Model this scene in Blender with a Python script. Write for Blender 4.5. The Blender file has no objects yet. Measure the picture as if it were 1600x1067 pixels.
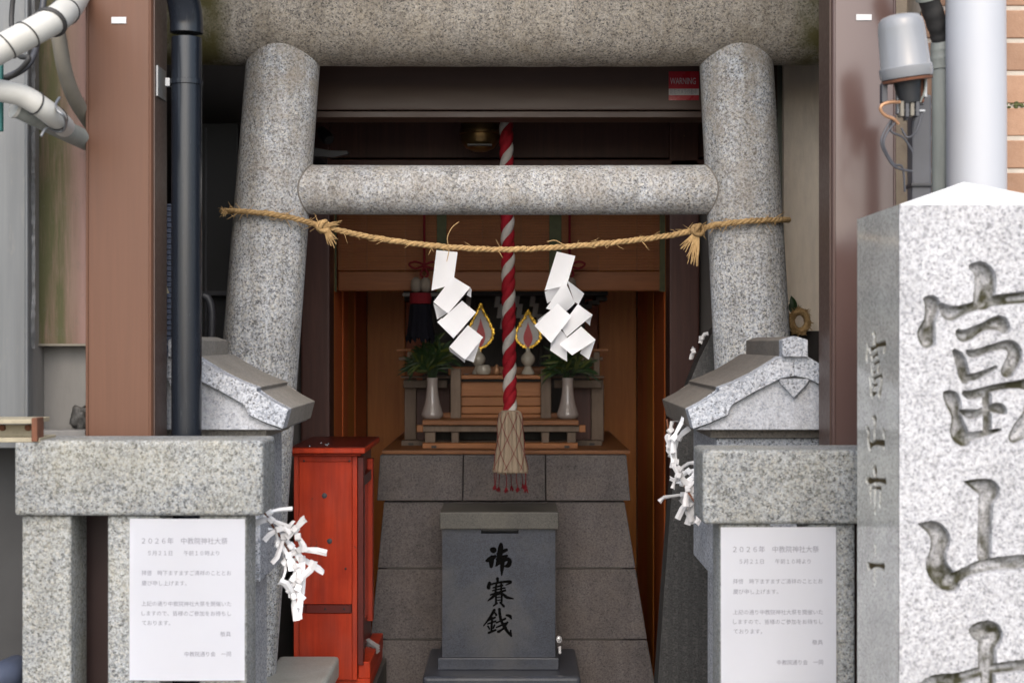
import bpy, bmesh, math, random
import numpy as np
from mathutils import Vector, Matrix

random.seed(7)
R = math.radians
SC = bpy.context.scene
COL = SC.collection

# ------------------------------------------------------------------ camera
EYE = 1.40
F = 2383.0                      # focal length in pixels of the 1600 px wide photograph
cam_d = bpy.data.cameras.new('camera')
cam_d.sensor_width = 23.5
cam_d.lens = 35.0
cam_d.clip_start = 0.05
cam_d.clip_end = 500
cam_d.dof.use_dof = True
cam_d.dof.focus_distance = 3.72
cam_d.dof.aperture_fstop = 3.2
cam = bpy.data.objects.new('camera', cam_d)
COL.objects.link(cam)
cam.location = (0, 0, EYE)
cam.rotation_euler = (R(90), 0, 0)
SC.camera = cam

# ------------------------------------------------------------------ sky, sun, exposure
SUN_EL, SUN_AZ = 43.0, 181.0     # azimuth from +Y clockwise: behind the camera, to the right
world = bpy.data.worlds.new('World')
SC.world = world
world.use_nodes = True
wn = world.node_tree
bg = wn.nodes['Background']
sky = wn.nodes.new('ShaderNodeTexSky')
sky.sky_type = 'NISHITA'
sky.sun_disc = False
sky.sun_elevation = R(SUN_EL)
sky.sun_rotation = R(SUN_AZ)
sky.air_density = 1.0
sky.dust_density = 3.0
sky.ozone_density = 0.6
wn.links.new(sky.outputs[0], bg.inputs[0])
bg.inputs[1].default_value = 0.15
sun_d = bpy.data.lights.new('sun', 'SUN')
sun_d.energy = 1.3
sun_d.angle = R(85)
sun_d.color = (1.0, 0.985, 0.965)
sun = bpy.data.objects.new('sun', sun_d)
COL.objects.link(sun)
az, el = R(SUN_AZ), R(SUN_EL)
sdir = Vector((math.sin(az) * math.cos(el), math.cos(az) * math.cos(el), math.sin(el)))
sun.rotation_euler = sdir.to_track_quat('Z', 'Y').to_euler()
sun.location = (3, -4, 8)
SC.view_settings.view_transform = 'Standard'
SC.view_settings.look = 'None'
SC.view_settings.gamma = 1.0
SC.view_settings.use_curve_mapping = False
SC.view_settings.exposure = 0.95


# ------------------------------------------------------------------ helpers
def px(x, d):
    return (x - 800.0) * d / F


def pz(y, d):
    return EYE - (y - 533.5) * d / F


def P(x, y, d):
    return Vector((px(x, d), d, pz(y, d)))


WLOC = {}


def thing(name, label, cat, loc=(0, 0, 0), group=None):
    o = bpy.data.objects.new(name, None)
    o.empty_display_size = 0.05
    COL.objects.link(o)
    o.location = loc
    WLOC[o.name] = Vector(loc)
    o['label'] = label
    o['category'] = cat
    if group:
        o['group'] = group
    return o


def link_mesh(name, me, mats, parent=None, smooth=None, origin=None):
    if not isinstance(mats, (list, tuple)):
        mats = [mats]
    for m in mats:
        me.materials.append(m)
    o = bpy.data.objects.new(name, me)
    COL.objects.link(o)
    if parent is not None:
        base = WLOC[parent.name]
        o.parent = parent
    else:
        n = len(me.vertices)
        co = np.empty(n * 3)
        me.vertices.foreach_get('co', co)
        co = co.reshape(-1, 3)
        lo, hi = co.min(0), co.max(0)
        base = Vector(((lo[0] + hi[0]) / 2, (lo[1] + hi[1]) / 2, lo[2])) if origin is None else Vector(origin)
        o.location = base
    WLOC[o.name] = base
    me.transform(Matrix.Translation(-base))
    if smooth is not None:
        me.shade_smooth()
        if smooth < 179:
            me.set_sharp_from_angle(angle=R(smooth))
    me.update()
    return o


def obj(name, bm, mats, parent=None, smooth=None, origin=None):
    me = bpy.data.meshes.new(name)
    bmesh.ops.recalc_face_normals(bm, faces=bm.faces[:])
    bm.to_mesh(me)
    bm.free()
    return link_mesh(name, me, mats, parent, smooth, origin)


def tag(o, label, cat, group=None, kind=None):
    if label:
        o['label'] = label
    if cat:
        o['category'] = cat
    if group:
        o['group'] = group
    if kind:
        o['kind'] = kind
    return o


def structure(o):
    o['kind'] = 'structure'
    return o


def box(bm, x0, x1, y0, y1, z0, z1, bev=0.0, seg=2):
    vs = [bm.verts.new(c) for c in ((x0, y0, z0), (x1, y0, z0), (x1, y1, z0), (x0, y1, z0),
                                    (x0, y0, z1), (x1, y0, z1), (x1, y1, z1), (x0, y1, z1))]
    fs = [bm.faces.new([vs[i] for i in q]) for q in
          ((0, 3, 2, 1), (4, 5, 6, 7), (0, 1, 5, 4), (1, 2, 6, 5), (2, 3, 7, 6), (3, 0, 4, 7))]
    if bev > 0:
        es = {e for f in fs for e in f.edges}
        bmesh.ops.bevel(bm, geom=list(es), offset=bev, segments=seg, affect='EDGES', profile=0.6)
    return bm


def nbox(*a, **k):
    return box(bmesh.new(), *a, **k)


def pbox(x0, x1, y0, y1, d0, d1, bev=0.0, seg=2, bm=None):
    """box whose front face (at distance d0) covers the given photo rectangle; d1 is its back"""
    bm = bm or bmesh.new()
    return box(bm, px(x0, d0), px(x1, d0), d0, d1, pz(y1, d0), pz(y0, d0), bev, seg)


def frame(t):
    t = t.normalized()
    up = Vector((0, 0, 1)) if abs(t.z) < 0.9 else Vector((0, 1, 0))
    a = t.cross(up).normalized()
    b = a.cross(t).normalized()
    return a, b


def tube(bm, pts, rad, seg=10, cap=True, mat=0):
    pts = [Vector(p) for p in pts]
    n = len(pts)
    if not isinstance(rad, (list, tuple)):
        rad = [rad] * n
    rings = []
    a = None
    for i in range(n):
        t = (pts[min(i + 1, n - 1)] - pts[max(i - 1, 0)])
        if t.length < 1e-9:
            t = Vector((0, 0, 1))
        t.normalize()
        if a is None:
            a, b = frame(t)
        else:
            a = (a - t * a.dot(t))
            if a.length < 1e-6:
                a, b = frame(t)
            a.normalize()
            b = a.cross(t).normalized()
        rings.append([bm.verts.new(pts[i] + (a * math.cos(2 * math.pi * k / seg) + b * math.sin(2 * math.pi * k / seg)) * rad[i])
                      for k in range(seg)])
    for i in range(n - 1):
        for k in range(seg):
            f = bm.faces.new((rings[i][k], rings[i][(k + 1) % seg], rings[i + 1][(k + 1) % seg], rings[i + 1][k]))
            f.material_index = mat
    if cap and seg > 2:
        bm.faces.new(rings[0][::-1]).material_index = mat
        bm.faces.new(rings[-1]).material_index = mat
    return bm


def ntube(*a, **k):
    return tube(bmesh.new(), *a, **k)


def lathe(bm, prof, c, seg=28, axis=Vector((0, 0, 1)), mat=0):
    """prof: list of (radius, height along axis) from point c"""
    axis = Vector(axis).normalized()
    a, b = frame(axis)
    c = Vector(c)
    rings = []
    for r, h in prof:
        rings.append([bm.verts.new(c + axis * h + (a * math.cos(2 * math.pi * k / seg) + b * math.sin(2 * math.pi * k / seg)) * max(r, 1e-4))
                      for k in range(seg)])
    for i in range(len(rings) - 1):
        for k in range(seg):
            f = bm.faces.new((rings[i][k], rings[i][(k + 1) % seg], rings[i + 1][(k + 1) % seg], rings[i + 1][k]))
            f.material_index = mat
    bm.faces.new(rings[0][::-1]).material_index = mat
    bm.faces.new(rings[-1]).material_index = mat
    return bm


def nlathe(*a, **k):
    return lathe(bmesh.new(), *a, **k)


def prism(poly, y0, y1, bm=None, bev=0.0, seg=2):
    """poly: list of (x, z) in world, extruded from y0 to y1"""
    bm = bm or bmesh.new()
    A = [bm.verts.new((x, y0, z)) for x, z in poly]
    B = [bm.verts.new((x, y1, z)) for x, z in poly]
    fs = [bm.faces.new(A), bm.faces.new(B[::-1])]
    n = len(poly)
    for i in range(n):
        fs.append(bm.faces.new((A[i], B[i], B[(i + 1) % n], A[(i + 1) % n])))
    if bev > 0:
        es = list({e for f in fs for e in f.edges})
        bmesh.ops.bevel(bm, geom=es, offset=bev, segments=seg, affect='EDGES', profile=0.6)
    return bm


def spline(pts, n=12):
    """Catmull-Rom through tuples of any length"""
    pts = [np.array(p, float) for p in pts]
    out = []
    for i in range(len(pts) - 1):
        p0 = pts[max(i - 1, 0)]
        p1, p2 = pts[i], pts[i + 1]
        p3 = pts[min(i + 2, len(pts) - 1)]
        for k in range(n):
            t = k / n
            out.append(0.5 * ((2 * p1) + (-p0 + p2) * t + (2 * p0 - 5 * p1 + 4 * p2 - p3) * t * t + (-p0 + 3 * p1 - 3 * p2 + p3) * t ** 3))
    out.append(pts[-1])
    return out


# ------------------------------------------------------------------ materials
class NT:
    def __init__(self, name):
        self.m = bpy.data.materials.new(name)
        self.m.use_nodes = True
        self.t = self.m.node_tree
        self.b = self.t.nodes['Principled BSDF']
        self.tc = self.t.nodes.new('ShaderNodeTexCoord')
        self.oi = self.t.nodes.new('ShaderNodeObjectInfo')
        self._v = None

    def n(self, typ, **kw):
        nd = self.t.nodes.new(typ)
        for k, v in kw.items():
            setattr(nd, k, v)
        return nd

    def l(self, a, b):
        self.t.links.new(a, b)

    def coord(self, scale=(1, 1, 1), rand=True):
        mp = self.n('ShaderNodeMapping')
        mp.inputs['Scale'].default_value = scale
        if rand:
            ad = self.n('ShaderNodeVectorMath', operation='ADD')
            ml = self.n('ShaderNodeVectorMath', operation='SCALE')
            ml.inputs[0].default_value = (13.1, 7.7, 5.3)
            self.l(self.oi.outputs['Random'], ml.inputs['Scale'])
            self.l(self.tc.outputs['Object'], ad.inputs[0])
            self.l(ml.outputs[0], ad.inputs[1])
            self.l(ad.outputs[0], mp.inputs[0])
        else:
            self.l(self.tc.outputs['Object'], mp.inputs[0])
        return mp.outputs[0]

    def noise(self, v, scale, detail=4, rough=0.55, dist=0.0):
        nd = self.n('ShaderNodeTexNoise')
        nd.inputs['Scale'].default_value = scale
        nd.inputs['Detail'].default_value = detail
        nd.inputs['Roughness'].default_value = rough
        nd.inputs['Distortion'].default_value = dist
        self.l(v, nd.inputs['Vector'])
        return nd.outputs['Fac']

    def voro(self, v, scale, out='Color', feature='F1'):
        nd = self.n('ShaderNodeTexVoronoi', feature=feature)
        nd.inputs['Scale'].default_value = scale
        self.l(v, nd.inputs['Vector'])
        return nd.outputs[out]

    def ramp(self, f, stops, interp='LINEAR'):
        nd = self.n('ShaderNodeValToRGB')
        cr = nd.color_ramp
        cr.interpolation = interp
        while len(cr.elements) < len(stops):
            cr.elements.new(0.5)
        for e, (p, c) in zip(cr.elements, stops):
            e.position = p
            if not isinstance(c, (tuple, list)):
                c = (c, c, c)
            e.color = (*c[:3], 1)
        self.l(f, nd.inputs[0])
        return nd.outputs[0]

    def mix(self, f, a, b, mode='MIX'):
        nd = self.n('ShaderNodeMix', data_type='RGBA', blend_type=mode)
        for s, val in ((0, f), (6, a), (7, b)):
            if isinstance(val, (int, float)):
                nd.inputs[s].default_value = val if s == 0 else (val, val, val, 1)
            elif isinstance(val, tuple):
                nd.inputs[s].default_value = (*val[:3], 1)
            else:
                self.l(val, nd.inputs[s])
        return nd.outputs[2]

    def math(self, op, a, b=0.0):
        nd = self.n('ShaderNodeMath', operation=op)
        for s, val in ((0, a), (1, b)):
            if isinstance(val, (int, float)):
                nd.inputs[s].default_value = val
            else:
                self.l(val, nd.inputs[s])
        return nd.outputs[0]

    def sep(self, c, ch):
        nd = self.n('ShaderNodeSeparateColor')
        self.l(c, nd.inputs[0])
        return nd.outputs[ch]

    def xyz(self, ch):
        nd = self.n('ShaderNodeSeparateXYZ')
        self.l(self.tc.outputs['Object'], nd.inputs[0])
        return nd.outputs[ch]

    def attr(self, name):
        nd = self.n('ShaderNodeAttribute', attribute_name=name)
        return nd.outputs['Fac']

    def bump(self, h, strength=0.3, dist=0.002):
        nd = self.n('ShaderNodeBump')
        nd.inputs['Strength'].default_value = strength
        nd.inputs['Distance'].default_value = dist
        self.l(h, nd.inputs['Height'])
        self.l(nd.outputs[0], self.b.inputs['Normal'])

    def out(self, color=None, rough=0.6, metal=0.0, spec=0.5, **kw):
        if color is not None:
            if isinstance(color, tuple):
                self.b.inputs['Base Color'].default_value = (*color[:3], 1)
            else:
                self.l(color, self.b.inputs['Base Color'])
        if isinstance(rough, (int, float)):
            self.b.inputs['Roughness'].default_value = rough
        else:
            self.l(rough, self.b.inputs['Roughness'])
        self.b.inputs['Metallic'].default_value = metal
        self.b.inputs['Specular IOR Level'].default_value = spec
        for k, v in kw.items():
            self.b.inputs[k].default_value = v
        return self.m


def granite(name, light=(0.62, 0.61, 0.58), mid=(0.36, 0.36, 0.36), dark=(0.06, 0.06, 0.065), cream=(0.66, 0.60, 0.50),
            scale=230, dark_amt=0.13, mid_amt=0.42, stain=(0.30, 0.24, 0.16), stain_amt=0.25, rough=0.75, bump=0.35,
            moss=None, attr=None, attr_col=(0.10, 0.095, 0.055), spec=0.4, tone=(1, 1, 1), pepper=0.55, full=False, streak=0.0):
    t = NT(name)
    v = t.coord()
    # jitter the cells so that the grains are irregular
    wob = t.n('ShaderNodeTexNoise')
    wob.inputs['Scale'].default_value = scale * 0.8
    wob.inputs['Detail'].default_value = 2
    t.l(v, wob.inputs['Vector'])
    sc_ = t.n('ShaderNodeVectorMath', operation='SCALE')
    sc_.inputs['Scale'].default_value = 0.006
    t.l(wob.outputs['Color'], sc_.inputs[0])
    ad = t.n('ShaderNodeVectorMath', operation='ADD')
    t.l(v, ad.inputs[0])
    t.l(sc_.outputs[0], ad.inputs[1])
    c = t.voro(ad.outputs[0], scale * 1.25)
    r = t.sep(c, 0)
    g1 = t.ramp(r, [(0.0, dark), (dark_amt, mid), (mid_amt, light), (0.80, cream)], 'CONSTANT')
    c2 = t.voro(ad.outputs[0], scale * 2.3)
    g2 = t.ramp(t.sep(c2, 1), [(0.0, dark), (dark_amt * 0.9, mid), (mid_amt, light), (0.80, cream)], 'CONSTANT')
    g = t.mix(0.38, g1, g2)
    pep = t.ramp(t.noise(v, scale * 0.62, 5, 0.72), [(0.38, pepper), (0.50, 1.02), (0.62, 1.16)])
    g = t.mix(1.0, g, pep, 'MULTIPLY')
    fine = t.ramp(t.noise(v, scale * 2.6, 3, 0.7), [(0.3, 0.80), (0.7, 1.14)])
    g = t.mix(1.0, g, fine, 'MULTIPLY')
    # clouds of paler and darker stone
    cl = t.ramp(t.noise(v, 9, 4, 0.6), [(0.3, 0.80), (0.7, 1.08)])
    g = t.mix(1.0, g, cl, 'MULTIPLY')
    g = t.mix(1.0, g, tone, 'MULTIPLY')
    if streak:
        sk = t.ramp(t.noise(t.coord((16, 16, 0.9)), 1.6, 6, 0.65), [(0.35, (1 - streak, 1 - streak * 1.08, 1 - streak * 1.2)), (0.62, 1.05)])
        g = t.mix(1.0, g, sk, 'MULTIPLY')
    st = t.ramp(t.noise(v, 5, 6, 0.65, 0.6), [(0.45, 0.0), (0.75, 1.0)])
    g = t.mix(t.math('MULTIPLY', st, stain_amt), g, stain, 'MIX')
    if moss:
        lo, hi, axis, colr, amt = moss           # moss creeping from one end of the piece
        f = t.n('ShaderNodeMapRange')
        f.inputs['From Min'].default_value = lo
        f.inputs['From Max'].default_value = hi
        t.l(t.xyz(axis), f.inputs['Value'])
        nz = t.ramp(t.noise(v, 14, 5, 0.7), [(0.38, 0.0), (0.62, 1.0)])
        g = t.mix(t.math('MULTIPLY', t.math('MULTIPLY', f.outputs[0], nz), amt), g, colr)
    if attr:
        a = t.attr(attr)
        nz = 1.0 if full else t.ramp(t.noise(v, 20, 5, 0.65), [(0.38, 0.30), (0.58, 1.0)])
        am = t.n('ShaderNodeClamp')
        t.l(t.math('MULTIPLY', a, nz), am.inputs[0])
        g = t.mix(am.outputs[0], g, attr_col)
        if full:
            t.l(t.math('SUBTRACT', spec, t.math('MULTIPLY', am.outputs[0], spec * 0.92)), t.b.inputs['Specular IOR Level'])
            rough = t.sep(t.mix(am.outputs[0], rough, 0.85), 0)
    h = t.math('ADD', t.math('MULTIPLY', r, 0.35), t.noise(v, scale * 1.3, 4, 0.7))
    t.bump(h, bump, 0.0012)
    return t.out(g, rough, spec=spec)


def plain(name, col, rough=0.6, metal=0.0, var=0.12, scale=18, bump=0.0, spec=0.5, stretch=(1, 1, 1), **kw):
    t = NT(name)
    v = t.coord(stretch)
    k = t.ramp(t.noise(v, scale, 5, 0.6), [(0.25, 1 - var), (0.75, 1 + var)])
    c = t.mix(1.0, col, k, 'MULTIPLY')
    if bump:
        t.bump(t.noise(v, scale * 5, 4, 0.6), bump, 0.002)
    return t.out(c, t.ramp(t.noise(v, scale * 2, 3), [(0.2, max(rough - 0.08, 0.02)), (0.8, min(rough + 0.08, 1))]), metal, spec, **kw)


def wood(name, a, b, stretch=(9, 9, 0.7), rough=0.55, scale=6, contrast=1.0, bump=0.15, spec=0.35):
    t = NT(name)
    v = t.coord(stretch)
    n1 = t.noise(v, scale, 6, 0.6, 0.7)
    n2 = t.noise(v, scale * 7, 3, 0.6)
    f = t.math('ADD', t.math('MULTIPLY', n1, 0.75), t.math('MULTIPLY', n2, 0.25))
    c = t.ramp(f, [(0.5 - 0.2 / contrast, a), (0.5 + 0.2 / contrast, b)])
    # each board its own tone
    tone = t.ramp(t.oi.outputs['Random'], [(0.0, 0.72), (1.0, 1.22)])
    c = t.mix(1.0, c, tone, 'MULTIPLY')
    t.bump(f, bump, 0.002)
    return t.out(c, rough, spec=spec)


M = {}
M['granite_fence'] = granite('granite_fence', streak=0.16, tone=(0.477, 0.510, 0.547), pepper=0.42, light=(0.66, 0.65, 0.61), mid=(0.40, 0.40, 0.39), scale=235, dark_amt=0.10, mid_amt=0.42,
                             stain=(0.34, 0.31, 0.20), stain_amt=0.28)
M['granite_torii'] = granite('granite_torii', streak=0.30, tone=(1.023, 1.101, 1.209), pepper=0.46, moss=(1.45, 2.15, 2, (0.30, 0.255, 0.20), 0.75), light=(0.60, 0.59, 0.575), mid=(0.36, 0.36, 0.365), scale=215, dark_amt=0.13, mid_amt=0.46,
                             stain=(0.33, 0.28, 0.22), stain_amt=0.22)
M['granite_beam'] = granite('granite_beam', light=(0.46, 0.41, 0.35), mid=(0.29, 0.265, 0.235), cream=(0.48, 0.42, 0.33), scale=215,
                            dark_amt=0.14, mid_amt=0.5, stain=(0.22, 0.17, 0.10), stain_amt=0.5)
M['granite_pale'] = granite('granite_pale', tone=(0.659, 0.666, 0.691), pepper=0.66, light=(0.74, 0.74, 0.74), mid=(0.55, 0.55, 0.56), cream=(0.78, 0.77, 0.75), scale=240,
                            dark=(0.24, 0.24, 0.25), dark_amt=0.10, mid_amt=0.36, stain_amt=0.05, attr='carve', attr_col=(0.030, 0.028, 0.009), bump=0.5)
M['granite_polished'] = granite('granite_polished', tone=(1.497, 1.472, 1.364), pepper=0.85, light=(0.42, 0.42, 0.41), mid=(0.31, 0.31, 0.31), cream=(0.45, 0.44, 0.42), scale=300,
                                dark=(0.16, 0.16, 0.165), dark_amt=0.14, mid_amt=0.46, stain_amt=0.08, attr='carve', attr_col=(0.06, 0.04, 0.012), full=True,
                                rough=0.13, bump=0.0, spec=0.35)
M['granite_roof'] = granite('granite_roof', tone=(0.788, 0.819, 0.869), pepper=0.74, light=(0.60, 0.61, 0.63), mid=(0.36, 0.38, 0.41), cream=(0.66, 0.66, 0.66), scale=215, dark_amt=0.12,
                            mid_amt=0.46, stain_amt=0.12)
M['granite_gable'] = granite('granite_gable', streak=0.12, tone=(0.640, 0.671, 0.722), pepper=0.8, light=(0.70, 0.70, 0.71), mid=(0.58, 0.59, 0.61), cream=(0.70, 0.69, 0.68), scale=215,
                             dark=(0.36, 0.37, 0.40), dark_amt=0.08, mid_amt=0.36, stain_amt=0.16)
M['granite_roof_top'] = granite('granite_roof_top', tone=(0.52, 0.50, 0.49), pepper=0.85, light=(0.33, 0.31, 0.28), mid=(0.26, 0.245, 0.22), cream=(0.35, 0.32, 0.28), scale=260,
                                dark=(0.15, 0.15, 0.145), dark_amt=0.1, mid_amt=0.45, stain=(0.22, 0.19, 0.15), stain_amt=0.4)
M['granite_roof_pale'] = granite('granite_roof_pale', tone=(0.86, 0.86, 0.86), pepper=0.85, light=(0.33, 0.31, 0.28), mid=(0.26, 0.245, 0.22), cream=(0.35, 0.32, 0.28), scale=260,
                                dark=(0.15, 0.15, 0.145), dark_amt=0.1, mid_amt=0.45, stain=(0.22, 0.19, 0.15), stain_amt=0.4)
M['granite_plinth'] = granite('granite_plinth', streak=0.12, tone=(0.473, 0.459, 0.507), pepper=0.72, light=(0.30, 0.275, 0.25), mid=(0.225, 0.21, 0.195), cream=(0.32, 0.285, 0.25), scale=300,
                              dark=(0.06, 0.06, 0.06), dark_amt=0.12, mid_amt=0.42, stain=(0.20, 0.16, 0.13), stain_amt=0.3)
M['granite_box'] = granite('granite_box', tone=(0.180, 0.204, 0.258), pepper=0.7, full=True, light=(0.25, 0.26, 0.285), mid=(0.185, 0.195, 0.215), cream=(0.27, 0.27, 0.285), scale=420,
                           dark=(0.10, 0.105, 0.12), dark_amt=0.16, mid_amt=0.5, stain=(0.085, 0.083, 0.08), stain_amt=0.6, rough=0.33, bump=0.04,
                           attr='carve', attr_col=(0.003, 0.003, 0.003), spec=0.4)
M['granite_lid'] = granite('granite_lid', light=(0.25, 0.25, 0.24), mid=(0.19, 0.19, 0.185), cream=(0.27, 0.265, 0.24), scale=420, tone=(0.34, 0.33, 0.31), pepper=0.75,
                           dark=(0.10, 0.10, 0.10), stain=(0.11, 0.105, 0.085), stain_amt=0.7, rough=0.5, bump=0.04)
M['granite_top_lit'] = plain('granite_top_lit', (0.80, 0.80, 0.79), 0.6, var=0.04, scale=60, bump=0.1)  # bright light on the pillar top, put into a near-white colour
M['slab_dark'] = granite('slab_dark', tone=(0.600, 0.600, 0.600), light=(0.105, 0.105, 0.10), mid=(0.085, 0.085, 0.083), cream=(0.14, 0.135, 0.125), scale=330,
                         dark=(0.045, 0.045, 0.045), dark_amt=0.14, mid_amt=0.5, stain_amt=0.2, rough=0.55)
M['slab_smooth'] = granite('slab_smooth', tone=(1.250, 1.350, 1.350), pepper=0.9, light=(0.36, 0.36, 0.34), mid=(0.32, 0.32, 0.305), cream=(0.37, 0.365, 0.34), scale=420,
                           dark=(0.25, 0.25, 0.245), dark_amt=0.1, mid_amt=0.4, stain_amt=0.3, rough=0.5, bump=0.05)
M['mortar'] = plain('mortar', (0.20, 0.185, 0.165), 0.9, bump=0.3)
M['paper'] = plain('paper', (0.78, 0.79, 0.84), 0.7, var=0.02, scale=6, spec=0.2)
M['paper_white'] = plain('paper_white', (0.91, 0.92, 0.94), 0.65, var=0.02, scale=9, spec=0.2)
M['paper_worn'] = plain('paper_worn', (0.5600, 0.5550, 0.5600), 0.75, var=0.10, scale=30, spec=0.2)
M['silver_card'] = plain('silver_card', (0.5000, 0.4900, 0.4750), 0.5, var=0.08)
M['ink'] = plain('ink', (0.27, 0.27, 0.31), 0.8, var=0.0, spec=0.1)
M['rope_straw'] = wood('rope_straw', (0.27, 0.165, 0.065), (0.50, 0.345, 0.17), (30, 30, 30), 0.85, 5, bump=0.4)
M['hemp'] = wood('hemp', (0.1500, 0.1140, 0.0780), (0.2160, 0.1740, 0.1290), (60, 60, 4), 0.85, 6, bump=0.5)
M['rope_red'] = plain('rope_red', (0.2150, 0.0060, 0.0130), 0.8, var=0.18, scale=60, bump=0.3, spec=0.2)
M['rope_white'] = plain('rope_white', (0.3600, 0.3400, 0.3200), 0.85, var=0.12, scale=60, bump=0.3, spec=0.2)
M['cord_red'] = plain('cord_red', (0.1050, 0.0050, 0.0090), 0.85, var=0.15, scale=60, spec=0.2)
M['steel_brown'] = plain('steel_brown', (0.117, 0.056, 0.034), 0.48, var=0.08, scale=14, stretch=(10, 10, 0.4), spec=0.28, bump=0.06)
M['steel_brown_glossy'] = plain('steel_brown_glossy', (0.0880, 0.0530, 0.0460), 0.20, var=0.03, scale=3, stretch=(2, 2, 0.6), spec=0.5)
M['post_shade'] = plain('post_shade', (0.034, 0.016, 0.014), 0.5, var=0.1, scale=8)  # shade on the left post's foot as a dark colour
M['steel_dark'] = plain('steel_dark', (0.070, 0.040, 0.030), 0.45, var=0.10, scale=6, stretch=(0.6, 8, 8))
M['pipe_dark'] = plain('pipe_dark', (0.010, 0.013, 0.019), 0.24, var=0.10, scale=10, stretch=(8, 8, 0.6), spec=0.45)
M['lead'] = plain('lead', (0.25, 0.255, 0.26), 0.55, 0.2, var=0.45, scale=30, bump=0.5)
M['zinc'] = plain('zinc', (0.2600, 0.2700, 0.2800), 0.42, 0.7, var=0.15, scale=40)
M['sticker'] = plain('sticker', (0.5500, 0.5500, 0.5600), 0.4, var=0.03)
M['sticker_red'] = plain('sticker_red', (0.42, 0.015, 0.03), 0.3, var=0.08)
M['cedar'] = wood('cedar', (0.45, 0.095, 0.028), (0.66, 0.165, 0.050), (14, 14, 0.8), 0.42, 5)
M['cedar_bright'] = wood('cedar_bright', (0.64, 0.19, 0.036), (0.85, 0.32, 0.065), (14, 14, 0.8), 0.42, 5)
M['cedar_h'] = wood('cedar_h', (0.1967, 0.0733, 0.0225), (0.3328, 0.1338, 0.0450), (1.0, 14, 14), 0.5, 5)
M['cedar_grey'] = wood('cedar_grey', (0.1020, 0.0720, 0.0510), (0.1800, 0.1320, 0.0960), (10, 10, 1.2), 0.6, 5)
M['wood_maroon'] = wood('wood_maroon', (0.045, 0.018, 0.014), (0.085, 0.034, 0.026), (14, 14, 0.6), 0.5, 5)
M['wood_black'] = wood('wood_black', (0.012, 0.010, 0.009), (0.026, 0.020, 0.018), (12, 12, 1), 0.5, 5)
M['bamboo'] = wood('bamboo', (0.155, 0.052, 0.015), (0.25, 0.092, 0.028), (1.5, 30, 30), 0.6, 6)
M['bamboo_dark'] = wood('bamboo_dark', (0.11, 0.038, 0.012), (0.17, 0.062, 0.021), (1.5, 30, 30), 0.6, 6)
M['brocade'] = plain('brocade', (0.0550, 0.0600, 0.0260), 0.8, var=0.3, scale=70)
M['brass'] = plain('brass', (0.20, 0.13, 0.055), 0.34, 0.85, var=0.25, scale=25)
M['gold'] = plain('gold', (0.75, 0.47, 0.07), 0.25, 0.9, var=0.2, scale=90)
M['flame_red'] = plain('flame_red', (0.4200, 0.0040, 0.0100), 0.4, var=0.08)
M['ceramic'] = plain('ceramic', (0.3900, 0.3600, 0.3000), 0.12, var=0.03, spec=0.6)
M['ceramic_white'] = plain('ceramic_white', (0.2898, 0.2583, 0.2426), 0.10, var=0.03, spec=0.6)
M['black_cloth'] = plain('black_cloth', (0.006, 0.006, 0.009), 0.95, var=0.2, scale=60, spec=0.08)
M['wool'] = plain('wool', (0.1500, 0.1250, 0.1000), 0.95, var=0.2, scale=50, bump=0.4)
M['leaf'] = plain('leaf', (0.0160, 0.0380, 0.0110), 0.38, var=0.4, scale=12)
M['leaf_b'] = plain('leaf_b', (0.0550, 0.0700, 0.0120), 0.42, var=0.4, scale=12)
M['metal_dark'] = plain('metal_dark', (0.045, 0.047, 0.055), 0.45, var=0.2, scale=30)
M['plastic_black'] = plain('plastic_black', (0.0110, 0.0120, 0.0140), 0.5, var=0.2, scale=14)
M['plastic_blue'] = plain('plastic_blue', (0.045, 0.055, 0.085), 0.45, var=0.15, scale=20)
M['pvc_white'] = plain('pvc_white', (0.4000, 0.4150, 0.4450), 0.42, var=0.02, scale=5)
M['pvc_tape'] = plain('pvc_tape', (0.4700, 0.4650, 0.4300), 0.5, var=0.08, scale=20, bump=0.15)
M['pvc_grey'] = plain('pvc_grey', (0.2100, 0.2250, 0.2050), 0.5, var=0.16, scale=14, stretch=(4, 4, 1))
M['hose_beige'] = plain('hose_beige', (0.1700, 0.1550, 0.1250), 0.6, var=0.16, scale=20)
M['tape_black'] = plain('tape_black', (0.028, 0.027, 0.026), 0.6, var=0.3, scale=40)
M['teal'] = plain('teal', (0.0100, 0.1000, 0.0900), 0.6)
M['copper'] = plain('copper', (0.4000, 0.2200, 0.1200), 0.4, 0.5, var=0.2, scale=60)
M['lamp_grey'] = plain('lamp_grey', (0.2200, 0.2280, 0.2380), 0.18, var=0.04, scale=10)
M['rust'] = plain('rust', (0.1300, 0.0500, 0.0250), 0.85, var=0.4, scale=40, bump=0.4)
M['cream_paint'] = plain('cream_paint', (0.3000, 0.2650, 0.1850), 0.6, var=0.25, scale=30, bump=0.2)
M['concrete'] = plain('concrete', (0.19, 0.187, 0.18), 0.85, var=0.25, scale=7, bump=0.35, stretch=(2, 2, 0.5))
M['concrete_tan'] = plain('concrete_tan', (0.38, 0.33, 0.27), 0.85, var=0.16, scale=30, bump=0.5)
M['concrete_beige'] = plain('concrete_beige', (0.7700, 0.6820, 0.5720), 0.9, var=0.12, scale=14, bump=0.4, stretch=(3, 3, 0.7))
M['concrete_green'] = plain('concrete_green', (0.17, 0.19, 0.16), 0.8, var=0.2, scale=10, stretch=(6, 6, 0.5))
M['asphalt'] = plain('asphalt', (0.2200, 0.2150, 0.2050), 0.9, var=0.25, scale=3, bump=0.4)
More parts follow.
